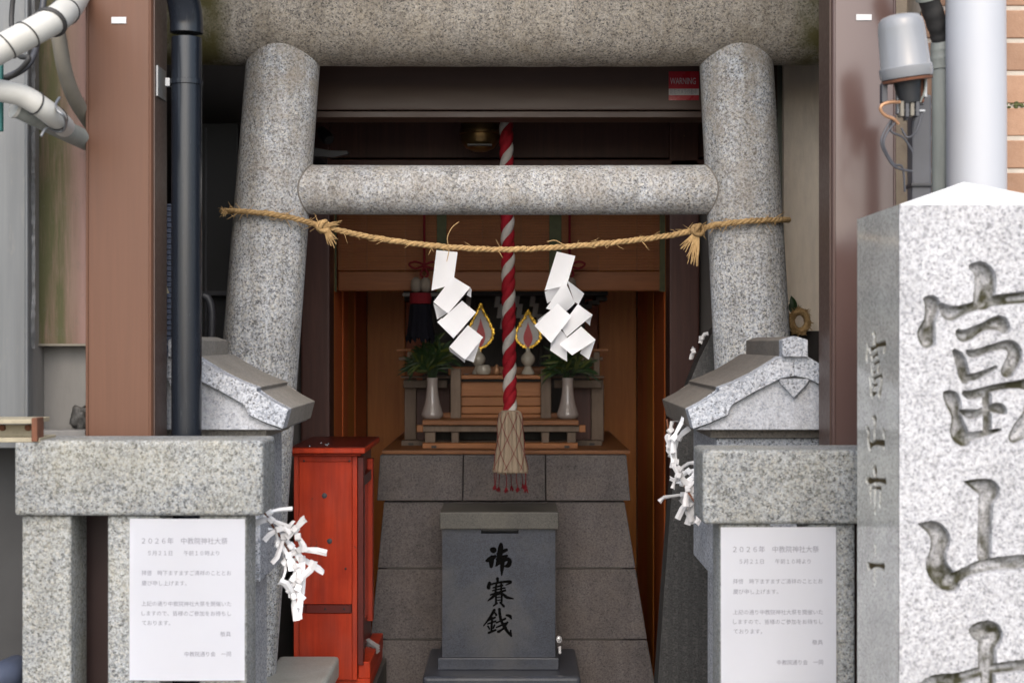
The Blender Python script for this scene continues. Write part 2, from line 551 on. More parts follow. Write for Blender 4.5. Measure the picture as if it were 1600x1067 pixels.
M['floor_stone'] = plain('floor_stone', (0.3600, 0.3300, 0.2900), 0.8, var=0.2, scale=3, bump=0.2)
M['plaster_dark'] = plain('plaster_dark', (0.10, 0.09, 0.085), 0.9, var=0.2, scale=4)
M['recess_shade'] = plain('recess_shade', (0.0500, 0.0500, 0.0500), 0.9, var=0.3, scale=6)  # shade of the recess under the metal sheets, as colour
M['glass_dark'] = plain('glass_dark', (0.02, 0.022, 0.035), 0.06, var=0.02, spec=0.8)
M['key_metal'] = plain('key_metal', (0.62, 0.62, 0.63), 0.25, 0.8, var=0.05)


def mk_red():
    t = NT('red_paint')
    v = t.coord()
    k = t.ramp(t.noise(v, 7, 5, 0.6), [(0.3, (0.33, 0.024, 0.006)), (0.7, (0.45, 0.042, 0.010))])
    fade = t.ramp(t.noise(t.coord((5, 5, 1.6)), 2.2, 5, 0.6), [(0.46, 0.0), (0.70, 0.55)])
    k = t.mix(fade, k, (0.30, 0.055, 0.038))
    run = t.ramp(t.noise(t.coord((26, 26, 1.4)), 2.4, 5, 0.65), [(0.40, 0.80), (0.60, 1.06)])
    k = t.mix(1.0, k, run, 'MULTIPLY')
    wear = t.ramp(t.noise(v, 30, 8, 0.75, 1.0), [(0.635, 0.0), (0.66, 1.0)])
    c = t.mix(t.math('MULTIPLY', wear, 0.8), k, (0.085, 0.030, 0.020))
    t.bump(t.noise(t.coord((10, 10, 1)), 16, 4), 0.12, 0.002)
    return t.out(c, 0.5, spec=0.25)


M['red_paint'] = mk_red()


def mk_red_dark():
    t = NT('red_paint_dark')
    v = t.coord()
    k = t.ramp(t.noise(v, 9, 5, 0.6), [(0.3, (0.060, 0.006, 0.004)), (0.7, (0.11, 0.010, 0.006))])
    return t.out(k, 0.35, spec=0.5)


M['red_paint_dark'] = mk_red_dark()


def mk_galv():
    t = NT('galvanised')
    v = t.coord((7, 7, 0.35))
    k = t.ramp(t.noise(v, 3, 5, 0.6), [(0.25, (0.075, 0.08, 0.084)), (0.75, (0.16, 0.168, 0.172))])
    sp = t.ramp(t.noise(t.coord((3, 3, 0.8)), 16, 5, 0.7), [(0.55, 0.0), (0.8, 0.5)])
    return t.out(t.mix(sp, k, (0.20, 0.19, 0.17)), 0.42, 0.25, 0.5)


M['galvanised'] = mk_galv()


def mk_mossy():
    t = NT('mossy_panel')
    v = t.coord((5, 5, 0.5))
    base = t.ramp(t.noise(v, 3, 5, 0.6), [(0.3, (0.160, 0.090, 0.074)), (0.7, (0.27, 0.170, 0.150))])
    f = t.n('ShaderNodeMapRange')
    f.inputs['From Min'].default_value = 0.040
    f.inputs['From Max'].default_value = -0.006
    t.l(t.xyz(0), f.inputs['Value'])
    nz = t.ramp(t.noise(t.coord((9, 9, 0.6)), 6, 6, 0.7), [(0.28, 0.1), (0.58, 1.0)])
    c = t.mix(t.math('MULTIPLY', f.outputs[0], t.math('ADD', nz, 0.15)), base, (0.060, 0.060, 0.020))
    sp = t.ramp(t.noise(t.coord((1, 1, 0.6)), 50, 5, 0.7), [(0.56, 0.0), (0.74, 0.5)])
    c = t.mix(sp, c, (0.10, 0.095, 0.075))
    t.bump(t.noise(t.coord(), 60, 4), 0.3, 0.002)
    return t.out(c, 0.7)


M['mossy_panel'] = mk_mossy()


def mk_brick():
    t = NT('brick_tan')
    v = t.coord()
    k = t.ramp(t.noise(v, 22, 6, 0.7), [(0.3, (0.29, 0.165, 0.10)), (0.7, (0.375, 0.23, 0.15))])
    tone = t.ramp(t.oi.outputs['Random'], [(0, 0.88), (1, 1.1)])
    c = t.mix(1.0, k, tone, 'MULTIPLY')
    t.bump(t.noise(v, 160, 5, 0.7), 0.5, 0.002)
    return t.out(c, 0.8)


M['brick_tan'] = mk_brick()
M['brick_mortar'] = plain('brick_mortar', (0.5000, 0.4500, 0.3850), 0.9, var=0.12, scale=60, bump=0.3)
M['moss'] = plain('moss', (0.075, 0.085, 0.03), 0.95, var=0.5, scale=120, bump=0.6)


def mk_engraved():
    """dark slab with rows of small engraved writing: fine relief only"""
    t = NT('slab_engraved')
    v = t.coord()
    base = t.ramp(t.sep(t.voro(v, 330), 0), [(0.0, 0.018), (0.15, 0.030), (0.5, 0.038), (0.85, 0.048)], 'CONSTANT')
    wv = t.n('ShaderNodeTexWave', wave_type='BANDS', bands_direction='X')
    wv.inputs['Scale'].default_value = 12
    t.l(t.coord(rand=False), wv.inputs['Vector'])
    rows = t.ramp(wv.outputs['Fac'], [(0.35, 0.0), (0.5, 1.0)])
    gl = t.ramp(t.noise(t.coord((1.0, 1, 1.4)), 150, 2, 0.5), [(0.50, 0.0), (0.56, 1.0)])
    m = t.math('MULTIPLY', rows, gl)
    c = t.mix(t.math('MULTIPLY', m, 0.55), base, (0.085, 0.082, 0.078))
    t.bump(t.math('SUBTRACT', 1.0, m), 0.6, 0.002)
    return t.out(c, 0.6)


M['slab_engraved'] = mk_engraved()


# ------------------------------------------------------------------ brush strokes carved into stone
def stroke_field(strokes, u0, v0, nu, nv, step):
    """strokes: lists of (u, v, r) in metres; returns signed depth-inside field on a grid"""
    fld = np.full((nv, nu), -1.0)
    for s in strokes:
        pts = spline(s, 14)
        for u, v, r in pts:
            r = max(r, 0.0004)
            w = int(r / step) + 3
            ci, cj = int((u - u0) / step), int((v - v0) / step)
            i0, i1 = max(ci - w, 0), min(ci + w + 1, nu)
            j0, j1 = max(cj - w, 0), min(cj + w + 1, nv)
            if i0 >= i1 or j0 >= j1:
                continue
            uu = u0 + np.arange(i0, i1) * step
            vv = v0 + np.arange(j0, j1) * step
            dd = r - np.sqrt((uu[None, :] - u) ** 2 + (vv[:, None] - v) ** 2)
            fld[j0:j1, i0:i1] = np.maximum(fld[j0:j1, i0:i1], dd)
    return fld


def carved_sheet(org, ud, vd, nd, nu, nv, step, depth):
    """grid of quads on the plane org+u*ud+v*vd pushed along nd by depth; returns verts, faces"""
    org, ud, vd, nd = (np.array(x, float) for x in (org, ud, vd, nd))
    U, V = np.meshgrid(np.arange(nu) * step, np.arange(nv) * step)
    co = org + U[..., None] * ud + V[..., None] * vd + depth[..., None] * nd
    idx = np.arange(nu * nv).reshape(nv, nu)
    q = np.stack([idx[:-1, :-1], idx[:-1, 1:], idx[1:, 1:], idx[1:, :-1]], -1).reshape(-1, 4)
    return co.reshape(-1, 3), q


# strokes of the three big characters, traced as (x, y, half width) in photograph pixels on the stone's face
FU = [
    [(1519, 417, 5), (1533, 422, 13), (1540, 438, 17), (1537, 470, 16)],
    [(1446, 467, 3), (1457, 475, 12), (1453, 500, 9), (1448, 520, 14), (1450, 533, 12)],
    [(1472, 478, 5), (1486, 490, 12), (1510, 483, 8), (1550, 471, 9), (1600, 465, 10), (1640, 462, 12), (1652, 472, 14), (1636, 500, 5)],
    [(1498, 519, 5), (1509, 525, 10), (1537, 511, 7), (1561, 505, 12), (1570, 513, 9)],
    [(1492, 549, 4), (1500, 560, 8), (1506, 583, 9), (1509, 594, 7)],
    [(1512, 549, 3), (1523, 553, 7), (1550, 544, 6), (1578, 540, 9), (1586, 556, 12), (1575, 580, 11)],
    [(1511, 590, 6), (1527, 588, 6), (1556, 574, 3)],
    [(1477, 614, 3), (1488, 624, 12), (1495, 651, 8), (1499, 676, 14), (1507, 688, 11)],
    [(1507, 614, 4), (1521, 617, 8), (1552, 607, 6), (1592, 601, 7), (1615, 606, 13), (1610, 645, 11), (1598, 670, 15), (1587, 683, 11)],
    [(1541, 612, 8), (1543, 640, 7), (1543, 672, 7)],
    [(1504, 643, 4), (1521, 648, 8), (1542, 640, 5), (1560, 638, 9), (1569, 643, 5)],
    [(1514, 684, 8), (1537, 678, 6), (1562, 672, 3)],
]
SAN = [
    [(1509, 753, 2), (1530, 759, 11), (1546, 766, 16), (1541, 785, 12), (1539, 825, 11), (1538, 868, 11)],
    [(1437, 819, 2), (1459, 826, 12), (1470, 842, 15), (1466, 862, 13), (1464, 885, 17), (1478, 906, 17), (1490, 914, 10)],
    [(1486, 910, 12), (1508, 895, 9), (1540, 884, 11), (1600, 878, 12), (1642, 876, 12)],
    [(1626, 812, 3), (1640, 822, 14), (1642, 850, 12), (1640, 884, 13)],
]
ICHI = [
    [(1519, 984, 5), (1533, 987, 16), (1548, 991, 19), (1543, 1012, 15), (1543, 1046, 14)],
    [(1438, 1073, 6), (1462, 1068, 14), (1500, 1060, 10), (1545, 1047, 9), (1600, 1040, 10), (1655, 1036, 13)],
    [(1490, 1095, 5), (1494, 1110, 11), (1494, 1180, 9)],
    [(1505, 1102, 5), (1560, 1092, 7), (1600, 1088, 11), (1604, 1120, 11), (1598, 1185, 10), (1584, 1178, 4)],
    [(1544, 1050, 12), (1545, 1130, 10), (1545, 1240, 8)],
]
YON = [
    [(1538, 820, 4), (1548, 830, 11), (1550, 850, 8)],
    [(1450, 905, 4), (1470, 912, 13), (1540, 895, 8), (1640, 880, 13)],
    [(1540, 900, 10), (1540, 960, 9)],
]

# ------------------------------------------------------------------ SETTING: ground
g = nbox(-60, 60, -60, 60, -0.3, 0.0)
structure(obj('ground', g, M['asphalt']))
structure(obj('shrine_floor', nbox(-1.6, 1.6, 2.75, 6.6, 0.0, 0.06, 0.01), M['floor_stone']))

# ------------------------------------------------------------------ shrine hall with the roof over the precinct
LWX, RWX = px(513, 4.70), px(1047, 4.70)
hall = thing('shrine_hall', 'dark wooden hall behind the stone gate, brown steel beam across its open front', 'building', (0, 5.2, 0))
BACK = 5.95
# steel header in front
obj('header_beam', pbox(430, 1215, 60, 172, 4.12, 4.20, 0.003), M['steel_dark'], hall)
obj('header_lip', pbox(430, 1215, 174, 184, 4.125, 4.22, 0.002), M['steel_dark'], hall)
# lintel boards of the hall
obj('lintel', pbox(400, 1200, 120, 247, 4.62, 4.70, 0.003), M['wood_maroon'], hall)
obj('lintel', pbox(400, 1200, 249, 300, 4.60, 4.70, 0.004), M['wood_maroon'], hall)
obj('lintel_stud', nlathe([(0.002, -0.02), (0.012, -0.018), (0.017, -0.008), (0.021, 0.0)], P(1068, 214, 4.62), 16, (0, 1, 0)), M['brass'], hall, 40)
# posts
obj('post', nbox(px(470, 4.6), px(515, 4.6), 4.60, 4.72, 0.06, 2.3, 0.006), M['wood_maroon'], hall)
obj('post', nbox(px(1046, 4.6), px(1093, 4.6), 4.60, 4.72, 0.06, 2.3, 0.006), M['wood_maroon'], hall)
# side walls of the alcove, board by board
for s, X in ((-1, LWX), (1, RWX)):
    y = 4.735
    ws = [0.13, 0.22, 0.16, 0.24, 0.19, 0.25]
    mats = ['cedar_bright', 'cedar', 'cedar', 'cedar_bright', 'cedar', 'cedar']
    for w_, m_ in zip(ws, mats):
        off = random.uniform(0, 0.004)
        x0, x1 = (X - 0.03, X + off) if s < 0 else (X - off, X + 0.03)
        obj('wall_board', nbox(x0, x1, y, min(y + w_ - 0.003, BACK), 0.06, 2.3, 0.002, 1), M[m_], hall)
        y += w_
# back wall boards
n = 7
bw = (RWX - LWX) / n
for i in range(n):
    o_ = random.uniform(0, 0.005)
    obj('wall_board', nbox(LWX + i * bw + 0.0015, LWX + (i + 1) * bw - 0.0015, BACK + 0.002 + o_, BACK + 0.03, 0.06, 2.3, 0.002, 1), M['cedar_bright' if i in (0, n - 1) else 'cedar'], hall)
obj('ceiling_board', nbox(LWX - 0.1, RWX + 0.1, 4.735, BACK, 2.302, 2.33), M['wood_maroon'], hall)
# wing walls closing the hall against its neighbours
obj('wing_wall', nbox(-1.30, px(468, 4.6), 4.64, 4.74, 0.06, 2.6), M['plaster_dark'], hall)
obj('wing_wall', nbox(px(1096, 4.6), 1.30, 4.64, 4.74, 0.06, 2.6), M['plaster_dark'], hall)
obj('gable_wall', nbox(-1.30, 1.30, 4.745, 4.80, 2.335, 2.65), M['plaster_dark'], hall)
obj('rear_wall', nbox(-1.30, 1.30, BACK + 0.04, BACK + 0.12, 0.06, 2.65), M['plaster_dark'], hall)
obj('side_wall', nbox(-1.42, -1.305, 3.25, BACK + 0.12, 0.06, 2.65), M['plaster_dark'], hall)
obj('side_wall', nbox(1.305, 1.42, 3.25, BACK + 0.12, 0.06, 2.65), M['plaster_dark'], hall)
obj('roof', nbox(-1.9, 1.9, 3.02, 6.4, 2.66, 2.80), M['steel_dark'], hall)

# ------------------------------------------------------------------ steel posts carrying the roof
for side, x0, x1, key, lab, lb in (
        (-1, 133, 238, 'steel_brown', 'matt brown steel post behind the left stone fence', (174, 197, 27, 37)),
        (1, 1300, 1401, 'steel_brown_glossy', 'darker glossy brown steel post beside the grey light sensor', (1338, 1362, 23, 32))):
    d = 2.975
    X0, X1 = px(x0, d), px(x1, d)
    p = thing('steel_post', lab, 'post', ((X0 + X1) / 2, d + 0.06, 0), 'steel posts carrying the roof')
    sh = obj('shaft', nbox(X0, X1, d, d + 0.115, 0.0, 2.655, 0.005, 3), M[key], p, 40)
    for e in (X0 + 0.004, X1 - 0.004):
        obj('edge_fold', ntube([(e, d - 0.0005, 0.0), (e, d - 0.0005, 2.65)], 0.0028, 8), M[key], p, 60)
    obj('side_plate', nbox(*((X1 + 0.0005, X1 + 0.003) if side < 0 else (X0 - 0.003, X0 - 0.0005)), d + 0.008, d + 0.112, 0.0, 2.65), M['steel_dark'], p)
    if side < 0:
        obj('base_shade', nbox(X0 - 0.004, X1 + 0.004, d - 0.004, d + 0.119, 0.0, 1.10, 0.003), M['post_shade'], p)  # added dark box, paints the shade on the lower post
    l_ = pbox(lb[0], lb[1], lb[2], lb[3], d - 0.002, d - 0.0004)
    obj('small_label', l_, M['sticker'], p)

# ------------------------------------------------------------------ neighbouring walls at the left edge
lw = thing('metal_wall', 'grey galvanised sheet wall with vertical streaks at the left edge', 'wall', (px(20, 3.0), 3.05, 0))
D = 3.0
obj('sheet', nbox(px(-120, D), px(-22, D) - 0.0012, D, D + 0.03, 1.19, 2.65, 0.0015, 1), M['galvanised'], lw)
obj('sheet', nbox(px(-22, D) + 0.0012, px(44, D), D + 0.004, D + 0.03, 1.19, 2.65, 0.0015, 1), M['galvanised'], lw)
obj('seam', ntube([(px(42, D), D - 0.001, 1.19), (px(42, D), D - 0.001, 2.65)], 0.004, 8), M['galvanised'], lw, 60)
obj('base_wall', nbox(px(-400, D), px(58, D), D + 0.15, D + 0.2, 0.0, 1.19), M['recess_shade'], lw)  # darkness below the sheets is shade put into the wall colour
obj('backing', nbox(px(-400, D), px(40, D), D + 0.035, D + 0.2, 1.192, 2.65), M['concrete'], lw)
cw = obj('concrete_wall', nbox(px(56, 3.12), px(235, 3.12), 3.12, 3.24, 0.0, 2.6), M['concrete'])
tag(cw, 'weathered grey concrete wall between the metal sheet and the brown post', 'wall')
mp = thing('mossy_panel', 'pinkish metal panel streaked with green moss behind the white pipes', 'panel', (px(98, 3.09), 3.10, pz(540, 3.09)))
obj('sheet', pbox(58, 150, -80, 538, 3.085, 3.10, 0.001, 1), M['mossy_panel'], mp)
obj('lower_edge', pbox(58, 150, 537, 541, 3.08, 3.105, 0.001, 1), M['hose_beige'], mp)
# crumpled lead flashing along its left edge
bm = bmesh.new()
rows = []
for i in range(90):
    z = pz(545, 3.05) + (pz(-60, 3.05) - pz(545, 3.05)) * i / 89
    w_ = 0.5 + 0.5 * math.sin(i * 0.31) * math.sin(i * 0.113 + 1)
    rr = []
    for k in range(7):
        u = k / 6
        rr.append(bm.verts.new((px(43 + 3 * math.sin(i * 0.5) * (1 - u) + 18 * u, 3.05), 3.025 - 0.010 * math.sin(u * math.pi) * w_ + random.uniform(-0.0035, 0.0035), z + random.uniform(-0.003, 0.003))))
    rows.append(rr)
for i in range(89):
    for k in range(6):
        bm.faces.new((rows[i][k], rows[i][k + 1], rows[i + 1][k + 1], rows[i + 1][k]))
bmesh.ops.solidify(bm, geom=bm.faces[:], thickness=0.002)
obj('flashing', bm, M['lead'], mp, 50)
bm = bmesh.new()
bmesh.ops.create_icosphere(bm, subdivisions=3, radius=1.0)
for v_ in bm.verts:
    c_ = v_.co
    k_ = 1 + 0.22 * math.sin(c_.x * 4.1 + 1) * math.sin(c_.z * 5.3) + 0.12 * math.sin(c_.y * 9 + c_.x * 7)
    v_.co = Vector((c_.x * 0.021, c_.y * 0.015, c_.z * 0.027)) * k_ + P(126, 654, 3.095)
tag(obj('stone_lump', bm, M['slab_dark'], None, 60), 'small dark grey stone lump on the concrete ledge left of the brown post', 'stone')
tag(obj('wall_ledge', pbox(56, 133, 672, 690, 3.05, 3.115, 0.002), M['concrete']), 'narrow concrete ledge left of the brown post', 'ledge')

# rusty bracket, bottom left
br = thing('rusty_bracket', 'cream painted metal channel with a rusty end on the left wall', 'bracket', P(20, 690, 2.86))
obj('channel', pbox(-60, 52, 655, 662, 2.80, 2.90, 0.001, 1), M['cream_paint'], br)
obj('channel_web', pbox(-60, 52, 663, 683, 2.85, 2.856, 0.001, 1), M['cream_paint'], br)
obj('channel_foot', pbox(-60, 62, 684, 691, 2.80, 2.90, 0.001, 1), M['cream_paint'], br)
obj('rusty_end', pbox(49, 58, 653, 690, 2.79, 2.83, 0.001, 1), M['rust'], br)
for x in (4, 44):
    obj('bolt', nlathe([(0.004, -0.004), (0.006, -0.003), (0.006, 0.004)], P(x, 668, 2.849), 10, (0, 1, 0)), M['rust'], br)
tag(obj('drain_pipe', ntube([P(-60, 1085, 2.78), P(-10, 1062, 2.80), P(25, 1046, 2.86), P(45, 1060, 2.94), P(50, 1120, 2.96)], 0.028, 16), M['plastic_blue'], None, 60),
    'dark blue drain pipe in the bottom left corner', 'pipe')

# white taped pipe bundles
def taped(name, label, pts, r, mat, bands, n=10):
    t = thing(name, label, 'pipe', Vector(pts[0][:3]), 'taped air conditioner pipes')
    ps = [Vector(p) for p in spline([tuple(p) for p in pts], n)]
    obj('pipe', ntube(ps, r, 18), mat, t, 60)
    for b, wd in bands:
        i = min(int(b * (len(ps) - 1)), len(ps) - 3)
        c = ps[i]
        tg = (ps[i + 1] - ps[i]).normalized()
        a_, b_ = frame(tg)
        ring = []
        for k in range(25):
            th = 2 * math.pi * k / 24
            ring.append(c + (a_ * math.cos(th) + b_ * math.sin(th)) * (r + 0.0008) + tg * (0.008 * math.cos(th + 0.6)))
        obj('tape_band', ntube(ring, wd, 6, cap=False), M['tape_black'], t, 60)
    return t


taped('taped_pipe', 'white taped pipe rising to the upper left, a black patch on it',
      [P(-60, 118, 2.66), P(-10, 83, 2.68), P(55, 48, 2.70), P(98, 22, 2.76), P(122, -10, 2.96), P(140, -60, 3.04)], 0.0245, M['pvc_tape'],
      [(0.12, 0.0014), (0.27, 0.0014), (0.37, 0.0014), (0.50, 0.0045), (0.62, 0.0014)])
taped('taped_pipe', 'lower white taped pipe bending down to the brown post',
      [P(-60, 128, 2.72), P(-10, 140, 2.73), P(35, 150, 2.75), P(68, 170, 2.77), P(90, 188, 2.82), P(100, 198, 2.88)], 0.020, M['pvc_tape'],
      [(0.53, 0.0016), (0.76, 0.0012)])
gp = thing('grey_conduit', 'grey conduit held by a wire hook under the white pipes', 'pipe', P(30, 170, 2.80))
obj('pipe', ntube([P(24, 168, 2.78), P(50, 179, 2.80), P(95, 201, 2.90), P(150, 227, 3.05)], [0.018, 0.0195, 0.0195, 0.0195], 18), M['pvc_grey'], gp, 60)
obj('end_ring', ntube([P(22, 167, 2.778), P(27, 169, 2.782)], 0.0205, 18), M['pvc_tape'], gp, 50)
obj('wire_hook', ntube([Vector(p) for p in spline([tuple(P(x, y, d)) for x, y, d in ((93, 153, 2.79), (87, 164, 2.775), (91, 174, 2.765), (100, 182, 2.77), (103, 195, 2.80), (97, 205, 2.82), (84, 205, 2.81), (72, 201, 2.79), (64, 213, 2.78))], 6)], 0.0028, 8), M['zinc'], gp, 60)
tag(obj('beige_hose', ntube([Vector(p) for p in spline([tuple(P(x, y, d)) for x, y, d in ((84, 20, 2.88), (92, 60, 2.88), (101, 110, 2.90), (117, 155, 2.95), (146, 200, 3.04))], 8)], 0.0145, 14), M['hose_beige'], None, 60),
    'thin beige hose hanging behind the white pipes', 'hose')
tag(obj('black_cable', ntube([Vector(p) for p in spline([tuple(P(x, y, d)) for x, y, d in ((22, -20, 2.90), (18, 40, 2.90), (28, 85, 2.84), (45, 92, 2.82), (20, 118, 2.83), (-10, 122, 2.84))], 8)], 0.005, 8), M['tape_black'], None, 60),
    'black cable looping behind the upper white pipe', 'cable')
tag(obj('grey_cable', ntube([Vector(p) for p in spline([tuple(P(x, y, d)) for x, y, d in ((70, -20, 2.92), (60, 60, 2.90), (45, 100, 2.86), (10, 122, 2.85), (-30, 135, 2.84))], 8)], 0.0065, 8), M['metal_dark'], None, 60),
    'dark grey cable crossing behind the white pipes', 'cable')
tag(obj('teal_sheet', pbox(-30, 3, 96, 205, 2.78, 2.79, 0.001, 1), M['teal']), 'strip of teal plastic sheet at the left edge', 'sheet')

# ------------------------------------------------------------------ dark downpipe with elbow and bracket
dp = thing('downpipe', 'dark grey rain downpipe beside the left brown post', 'pipe', (px(291.5, 3.03), 3.03, 0))
xc = px(291.5, 3.03)
obj('shaft', ntube([(xc, 3.03, 0.0), (xc, 3.03, pz(60, 3.03))], 0.0298, 28), M['pipe_dark'], dp, 50)
obj('elbow', ntube([Vector(p) for p in spline([(xc, 3.03, pz(52, 3.03)), (xc, 3.028, pz(30, 3.03)), (xc - 0.004, 3.015, pz(0, 3.03)), (xc - 0.010, 2.98, pz(-40, 3.03)), (xc - 0.02, 2.92, pz(-90, 3.03))], 6)],
                   0.0325, 28), M['pipe_dark'], dp, 50)
obj('collar', nlathe([(0.030, 0), (0.0325, 0.001), (0.0325, 0.010), (0.030, 0.011)], (xc, 3.03, pz(134, 3.03)), 28), M['pipe_dark'], dp, 50)
obj('bracket_arm', nbox(px(253, 2.99), xc - 0.03, 3.015, 3.03, pz(137, 3.03), pz(124, 3.03), 0.001), M['zinc'], dp)
obj('bracket_plate', nbox(px(239.5, 2.975) + 0.002, px(239.5, 2.975) + 0.0055, 2.99, 3.06, pz(155, 3.03), pz(108, 3.03)), M['zinc'], dp)

# ------------------------------------------------------------------ torii
DT = 3.85
tor = thing('torii_gate', 'grey granite gate with two leaning columns, a round top beam and a lower tie beam', 'gate', (0, DT, 0))


def colaxis(side, z):
    y = 533.5 - (z - EYE) * F / DT
    if side < 0:
        x = 443 + (y - 90) * -0.0775
    else:
        x = 1150 + (y - 90) * 0.055
    return px(x, DT)


def colrad(z):
    return 0.0925 + (2.1 - z) * 0.0055


for s in (-1, 1):
    pts, rr = [], []
    for i in range(25):
        z = 0.0 + i * 2.2 / 24
        pts.append((colaxis(s, z), DT, z))
        rr.append(colrad(z))
    obj('column', ntube(pts, rr, 48), M['granite_torii'], tor, 60)
# round top beam with softly uneven surface
bm = bmesh.new()
pts, rr = [], []
for i in range(61):
    x = -1.25 + 2.5 * i / 60
    pts.append((x, DT, 2.2245 + 0.006 * (x / 1.0) ** 2))
    rr.append(0.13 + random.uniform(-0.0008, 0.0008))
M['granite_beam_l'] = granite('granite_beam_moss', streak=0.2, tone=(0.956, 0.963, 0.977), pepper=0.62, light=(0.50, 0.46, 0.40), mid=(0.33, 0.305, 0.275), cream=(0.52, 0.46, 0.37), scale=215,
                              dark_amt=0.13, mid_amt=0.48, stain=(0.24, 0.19, 0.12), stain_amt=0.45)
t_ = M['granite_beam_l']
nt_ = t_.node_tree
# green-brown moss at both ends of the beam
bsdf_ = nt_.nodes['Principled BSDF']
src_ = bsdf_.inputs['Base Color'].links[0].from_socket
tc_ = nt_.nodes.new('ShaderNodeTexCoord')
sx_ = nt_.nodes.new('ShaderNodeSeparateXYZ')
nt_.links.new(tc_.outputs['Object'], sx_.inputs[0])
ab_ = nt_.nodes.new('ShaderNodeMath')
ab_.operation = 'ABSOLUTE'
nt_.links.new(sx_.outputs[0], ab_.inputs[0])
mr_ = nt_.nodes.new('ShaderNodeMapRange')
mr_.inputs['From Min'].default_value = 0.68
mr_.inputs['From Max'].default_value = 0.735
nt_.links.new(ab_.outputs[0], mr_.inputs['Value'])
nz_ = nt_.nodes.new('ShaderNodeTexNoise')
nz_.inputs['Scale'].default_value = 11
nz_.inputs['Detail'].default_value = 6
nt_.links.new(tc_.outputs['Object'], nz_.inputs['Vector'])
rp_ = nt_.nodes.new('ShaderNodeValToRGB')
rp_.color_ramp.elements[0].position = 0.22
rp_.color_ramp.elements[1].position = 0.50
nt_.links.new(nz_.outputs['Fac'], rp_.inputs[0])
ml_ = nt_.nodes.new('ShaderNodeMath')
ml_.operation = 'MULTIPLY'
nt_.links.new(mr_.outputs[0], ml_.inputs[0])
nt_.links.new(rp_.outputs[0], ml_.inputs[1])
m8_ = nt_.nodes.new('ShaderNodeMath')
m8_.operation = 'MULTIPLY'
m8_.inputs[1].default_value = 0.95
nt_.links.new(ml_.outputs[0], m8_.inputs[0])
mx_ = nt_.nodes.new('ShaderNodeMix')
mx_.data_type = 'RGBA'
nt_.links.new(m8_.outputs[0], mx_.inputs[0])
nt_.links.new(src_, mx_.inputs[6])
mx_.inputs[7].default_value = (0.085, 0.075, 0.018, 1)
nt_.links.new(mx_.outputs[2], bsdf_.inputs['Base Color'])
obj('top_beam', tube(bm, pts, rr, 56), t_, tor, 60)
NZ, NR = pz(296.5, DT), 0.0622
xl, xr = colaxis(-1, NZ), colaxis(1, NZ)
obj('tie_beam', ntube([(xl + (xr - xl) * i / 40, DT, NZ - 0.0015 * math.sin(math.pi * i / 40)) for i in range(41)], NR, 48), M['granite_torii'], tor, 60)
# shadowed joint lines put in as dark rings where the tie beam enters the columns
for s, xcen in ((-1, xl), (1, xr)):
    ring = []
    for k in range(49):
        th = 2 * math.pi * k / 48
        yy, zz = (NR + 0.0005) * math.cos(th), (NR + 0.0005) * math.sin(th)
        xx = math.sqrt(max((colrad(NZ) + 0.0006) ** 2 - yy * yy, 0)) * -s
        ring.append((colaxis(s, NZ + zz) + xx, DT + yy, NZ + zz))
    obj('joint_shade', ntube(ring, 0.0022, 6, cap=False), M['mortar'], tor, 60)

# ------------------------------------------------------------------ straw rope
rope = thing('straw_rope', 'thin twisted straw rope strung sagging between the two gate columns', 'rope', P(790, 392, 3.755))
path = [(347, 331, 3.86), (357, 330, 3.80), (378, 331, 3.757), (418, 334, 3.738), (458, 341, 3.758), (484, 348, 3.79), (506, 354, 3.785), (560, 367, 3.77),
        (640, 380, 3.76), (720, 387.5, 3.755), (790, 390, 3.75), (870, 386.5, 3.755), (960, 379, 3.76), (1040, 369, 3.77), (1089, 359, 3.785),
        (1112, 353, 3.79), (1132, 350, 3.76), (1165, 346, 3.738), (1203, 344, 3.76), (1224, 343.5, 3.80), (1232, 344, 3.88)]
ps = [Vector(p) for p in spline([tuple(P(*p)) for p in path], 34)]
cum = [0.0]
for i in range(1, len(ps)):
    cum.append(cum[-1] + (ps[i] - ps[i - 1]).length)
for k in range(3):
    pp, rr = [], []
    for i, p in enumerate(ps):
        tg = (ps[min(i + 1, len(ps) - 1)] - ps[max(i - 1, 0)]).normalized()
        a_, b_ = frame(tg)
        th = cum[i] / 0.042 * 2 * math.pi + k * 2 * math.pi / 3
        thick = 1 + 0.14 * math.sin(cum[i] * 23 + k * 2) + 0.10 * math.sin(cum[i] * 61 + k)
        pp.append(p + (a_ * math.cos(th) + b_ * math.sin(th)) * 0.0036)
        rr.append(0.0040 * thick)
    obj('strand', ntube(pp, rr, 8), M['rope_straw'], rope, 60)
# loose straws
bm = bmesh.new()
for i in range(150):
    q = random.randrange(30, len(ps) - 30)
    base = ps[q]
    tg = (ps[q + 1] - ps[q]).normalized()
    dr = (tg * random.choice((-1, 1)) * random.uniform(0.4, 1) + Vector((0, random.uniform(-0.6, 0.1), random.uniform(-1.0, 0.7)))).normalized()
    ln = random.uniform(0.012, 0.040)
    c1 = base + dr * ln * 0.5 + Vector((0, 0, random.uniform(-0.003, 0.004)))
    tube(bm, [base, c1, base + dr * ln + Vector((0, 0, random.uniform(-0.008, 0.008)))], [0.0010, 0.0009, 0.0004], 4)
for pl in (((702, 388, 3.745), (699, 372, 3.74), (706, 356, 3.74), (717, 347, 3.735)), ((702, 390, 3.742), (698, 410, 3.742), (697, 428, 3.742)),
           ((855, 378, 3.745), (868, 376, 3.745), (884, 385, 3.745))):
    tube(bm, [Vector(p) for p in spline([tuple(P(*p)) for p in pl], 6)], 0.0011, 5)
obj('loose_straw', bm, M['rope_straw'], rope)['kind'] = 'stuff'


